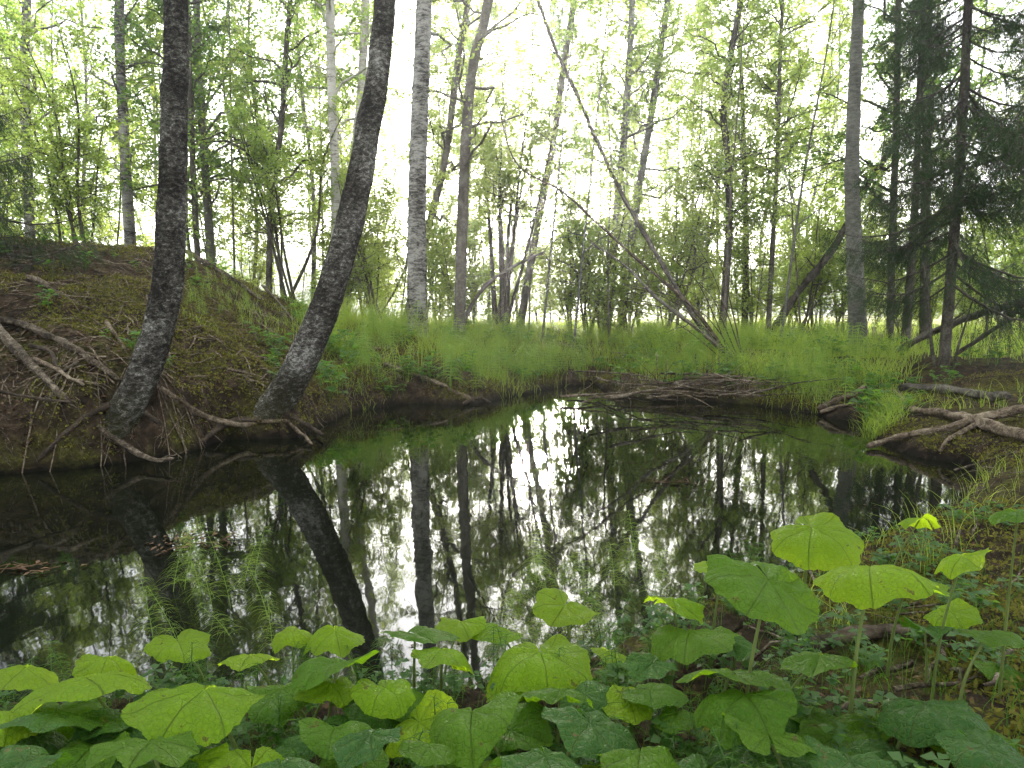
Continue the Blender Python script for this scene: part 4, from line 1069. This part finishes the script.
# px, py of blade centre, width px, depth m, yaw of tip (0 away from camera, 180 toward), pitch (+ faces the camera), roll, tone, stalk foot offset (dx,dy px/m), label
LEAVES = [
 (812, 527, 94, 1.75, 180, 32, 2, 0, 'bright yellow-green leaf held highest of all over the water at the right'),
 (768, 580, 114, 1.22, 200, 52, 16, 1, 'large drooping green leaf in front of the right-hand cluster, biggest of all'),
 (870, 566, 112, 1.30, 160, 8, -6, 0, 'wide lime leaf seen edge-on right beside the biggest drooping leaf'),
 (962, 556, 58, 1.35, 140, 22, -22, 0, 'lime leaf tilted up on a long stalk toward the right edge'),
 (920, 518, 42, 2.1, 120, 10, -8, 0, 'small bright leaf above the mossy bank near the right edge'),
 (1018, 512, 56, 1.3, 200, 26, 0, 1, 'green leaf cut off by the right edge, beside the mossy bank'),
 (722, 566, 68, 1.75, 160, 20, 8, 0, 'yellow-green crinkled leaf left of the biggest drooping leaf'),
 (672, 600, 70, 1.7, 200, 14, 5, 0, 'lime leaf below and left of the crinkled one, over the pond edge'),
 (690, 632, 95, 1.6, 170, 14, 0, 1, 'broad green leaf under the lime ones left of the upright dark stick'),
 (905, 588, 80, 1.5, 200, 6, 4, 0, 'lime leaf low behind the wide edge-on leaf at the right'),
 (730, 672, 118, 1.25, 190, 5, 0, 1, 'flat green leaf with a curled rim just below the dark stick'),
 (820, 656, 78, 1.3, 170, 7, -8, 1, 'flat leaf on a thin stalk over the dark soil at the right'),
 (745, 695, 108, 1.15, 150, 3, -4, 1, 'thin-looking leaf seen nearly edge-on above the heart-shaped bottom leaf'),
 (768, 734, 94, 1.05, 10, 22, 4, 1, 'heart-shaped leaf on a stalk at the bottom right of centre'),
 (925, 704, 98, 1.15, 160, 18, 6, 2, 'dark green leaf lying over the bare soil at the lower right'),
 (850, 762, 90, 1.0, 180, 16, 0, 2, 'dark leaf cut by the bottom edge at the lower right'),
 (988, 632, 62, 1.35, 190, 12, 0, 1, 'green leaf on the soil near the right edge below the tilted lime one'),
 (925, 628, 54, 1.4, 150, 14, 6, 2, 'dark folded leaf half hidden under the right-hand cluster'),
 (985, 745, 90, 1.0, 200, 14, 4, 2, 'bluish dark leaf at the bottom right corner'),
 (565, 605, 74, 1.95, 180, 32, 10, 0, 'upright glowing lime leaf standing before the centre horsetails'),
 (460, 622, 58, 1.85, 170, 26, -6, 0, 'lime leaf left of two raised ones at the centre of the shore'),
 (498, 628, 60, 1.85, 190, 26, 8, 0, 'lime leaf close right of its twin at the centre of the shore'),
 (540, 652, 112, 1.5, 180, 18, 2, 0, 'wide ragged lime leaf at the bottom centre'),
 (415, 634, 84, 1.6, 200, 10, -6, 1, 'green and lime leaf just right of the leaning birch reflection'),
 (442, 650, 72, 1.5, 170, 16, 6, 0, 'lime leaf tucked under the left side of the wide ragged leaf'),
 (610, 652, 48, 1.7, 200, 16, 0, 0, 'small lime leaf right of the wide ragged leaf'),
 (472, 712, 104, 1.15, 175, 9, 0, 1, 'lobed pale green leaf at the bottom centre above the bottom edge'),
 (560, 690, 76, 1.3, 160, 8, 0, 1, 'green leaf under the wide ragged leaf at bottom centre'),
 (590, 722, 110, 1.15, 200, 14, 6, 2, 'wide dark leaf low between bottom centre leaves and curled-rim leaf'),
 (545, 756, 110, 1.0, 180, 14, 0, 2, 'dark leaf on the bottom edge right of centre'),
 (640, 752, 90, 1.05, 160, 12, 0, 1, 'green leaf on the bottom edge left of the heart-shaped one'),
 (650, 690, 70, 1.35, 200, 10, 4, 1, 'green leaf between curled-rim leaf and dark low leaf'),
 (335, 630, 66, 1.75, 180, 32, 4, 0, 'bright upright lime leaf beside the foot of the leaning birch reflection'),
 (292, 632, 46, 1.8, 160, 24, -6, 0, 'small crinkled lime leaf left of the bright upright one'),
 (337, 663, 92, 1.35, 150, 16, -2, 1, 'rounded cool green leaf bulging over its yellow neighbours left of centre'),
 (250, 656, 66, 1.6, 180, 10, 0, 0, 'oval lime leaf left of the rounded cool green leaf'),
 (178, 642, 68, 1.7, 190, 16, 8, 0, 'lime leaf at the foot of the left horsetails, above the others'),
 (108, 658, 60, 1.6, 170, 10, -4, 0, 'lime leaf between the broad left-edge leaf and the horsetails'),
 (25, 668, 92, 1.45, 200, 10, 4, 0, 'bright green leaf at the left edge of the picture'),
 (85, 676, 124, 1.3, 170, 6, -5, 0, 'very broad lime leaf stretching from the left edge'),
 (205, 690, 132, 1.2, 190, 8, 6, 0, 'very wide lime leaf with a thick stalk at the lower left'),
 (330, 684, 70, 1.35, 170, 10, -4, 0, 'lime leaf under the rounded cool green leaf'),
 (385, 688, 66, 1.3, 200, 18, 10, 0, 'lime leaf folded up beside the notch of water at the bottom'),
 (10, 715, 70, 1.2, 160, 18, 12, 0, 'yellowish leaf cut by the left edge near the bottom'),
 (55, 712, 90, 1.2, 190, 5, 0, 2, 'dark shaded leaf under the very broad lime leaf'),
 (150, 742, 100, 1.05, 180, 10, 2, 1, 'green leaf on the bottom edge at the lower left'),
 (370, 735, 74, 1.05, 150, 30, -20, 2, 'dark folded leaf hanging beside the bottom edge left of centre'),
 (335, 728, 74, 1.15, 200, 4, 0, 1, 'flat green leaf beside the dark hanging one'),
 (110, 720, 70, 1.25, 170, 10, 5, 2, 'dark leaf in the shade behind the lower left bottom leaf'),
 (430, 745, 60, 1.05, 190, 8, 0, 1, 'small green leaf at the bottom edge left of centre'),
 (270, 700, 60, 1.35, 160, 10, 0, 1, 'green leaf beneath the right end of the very wide lime leaf'),
 (280, 765, 90, 1.0, 200, 10, 0, 2, 'dark leaf cut by the bottom edge at the lower left of centre'),
 (25, 762, 90, 1.02, 170, 10, 0, 2, 'dark leaf in the bottom left corner'),
]
lrng = np.random.default_rng(91)
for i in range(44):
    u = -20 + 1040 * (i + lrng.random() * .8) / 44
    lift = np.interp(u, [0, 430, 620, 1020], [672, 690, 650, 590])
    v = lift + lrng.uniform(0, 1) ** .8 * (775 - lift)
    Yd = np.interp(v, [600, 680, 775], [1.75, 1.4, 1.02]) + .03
    LEAVES.append((u, v, lrng.uniform(52, 96) * (1.5 / (Yd + .35)), Yd, lrng.uniform(100, 260), lrng.uniform(2, 22), lrng.uniform(-8, 8), int(lrng.choice([0, 1, 1, 2, 2, 2])),  # mostly darker tones, painting in the shade beneath the big leaves
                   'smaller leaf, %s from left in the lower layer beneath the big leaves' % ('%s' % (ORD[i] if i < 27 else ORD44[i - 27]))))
for i, (px, py, wpx, Y, yaw, pitch, roll, tone, lab) in enumerate(LEAVES):
    rng = np.random.default_rng(800 + i)
    size = wpx * math.hypot(Y, .6) / F * .93
    cp = at(px, py, Y)
    m = blade_mesh(size, 900 + i, rng.uniform(.02, .22), rng.uniform(-.08, .26), rng.uniform(.05, .12))
    pitch = pitch * .7 - (25 if i < 53 else 11) + rng.uniform(-4, 6); roll += rng.uniform(-10, 10)
    yawr = R(yaw + rng.uniform(-25, 25))
    rot = Matrix.Rotation(R(roll), 4, 'Y') @ Matrix.Rotation(R(pitch), 4, 'X') @ Matrix.Rotation(yawr, 4, 'Z')
    gx = cp[0] + rng.uniform(-.07, .07); gy = cp[1] + rng.uniform(-.02, .10)
    if pond_sd(np.array([gx]), np.array([gy]))[0] < .03:
        for _ in range(30):
            gy -= .03
            if pond_sd(np.array([gx]), np.array([gy]))[0] > .03: break
    gz = tz(gx, gy)
    if cp[2] < gz + .05: cp[2] = gz + .05
    root = empty('coltsfoot_plant', (gx, gy, gz), lab, 'leaf plant', 'big round leaves along the near shore')
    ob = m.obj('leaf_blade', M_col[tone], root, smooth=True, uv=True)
    ob.matrix_local = Matrix.Translation(Vector(cp - np.array([gx, gy, gz]))) @ rot
    s = curve([(0, 0, -.02), ((cp[0] - gx) * .25, (cp[1] - gy) * .25, (cp[2] - gz) * .45), tuple(cp - np.array([gx, gy, gz]) + np.array([0, 0, -.004]))], 12)
    st = MB(); st.tubes(s, np.linspace(.0048, .0026, 12) * (size / .2) ** .5, 8); st.obj('stalk', M_stalk, root, smooth=True)

# ------------------------------------------------------------ far wood across the field, and haze
m = MB(); wr = np.random.default_rng(5)
n = 60000
a = np.radians(wr.uniform(-75, 75, n)); rr = wr.uniform(120, 150, n)
hh = 9 + 5 * fbm(np.degrees(a) * .25, rr * .02, 4, 3)
P = np.stack([np.sin(a) * rr, np.cos(a) * rr, wr.random(n) ** .8 * hh], -1)
m.leaves(P, 1.1, .8, wr, flat=.2); o = m.obj('far_wood', M_leafd); tag(o, 'bluish line of distant trees beyond the field', 'wood', kind='stuff')

hm, t, out = newmat('haze')
pv = nd(t, 'ShaderNodeVolumePrincipled', Density=.003, Anisotropy=.86)
pv.inputs['Color'].default_value = (.95, .97, 1, 1)
t.links.new(pv.outputs[0], out.inputs['Volume'])
m = MB(); S = 345; z0, z1 = -1.9, 17.5
m.add([[-S, -S, z0], [S, -S, z0], [S, S, z0], [-S, S, z0], [-S, -S, z1], [S, -S, z1], [S, S, z1], [-S, S, z1]],
      [[0, 3, 2, 1], [4, 5, 6, 7], [0, 1, 5, 4], [1, 2, 6, 5], [2, 3, 7, 6], [3, 0, 4, 7]])
o = m.obj('haze', hm); tag(o, 'thin pale morning mist filling the air', 'haze', kind='stuff')
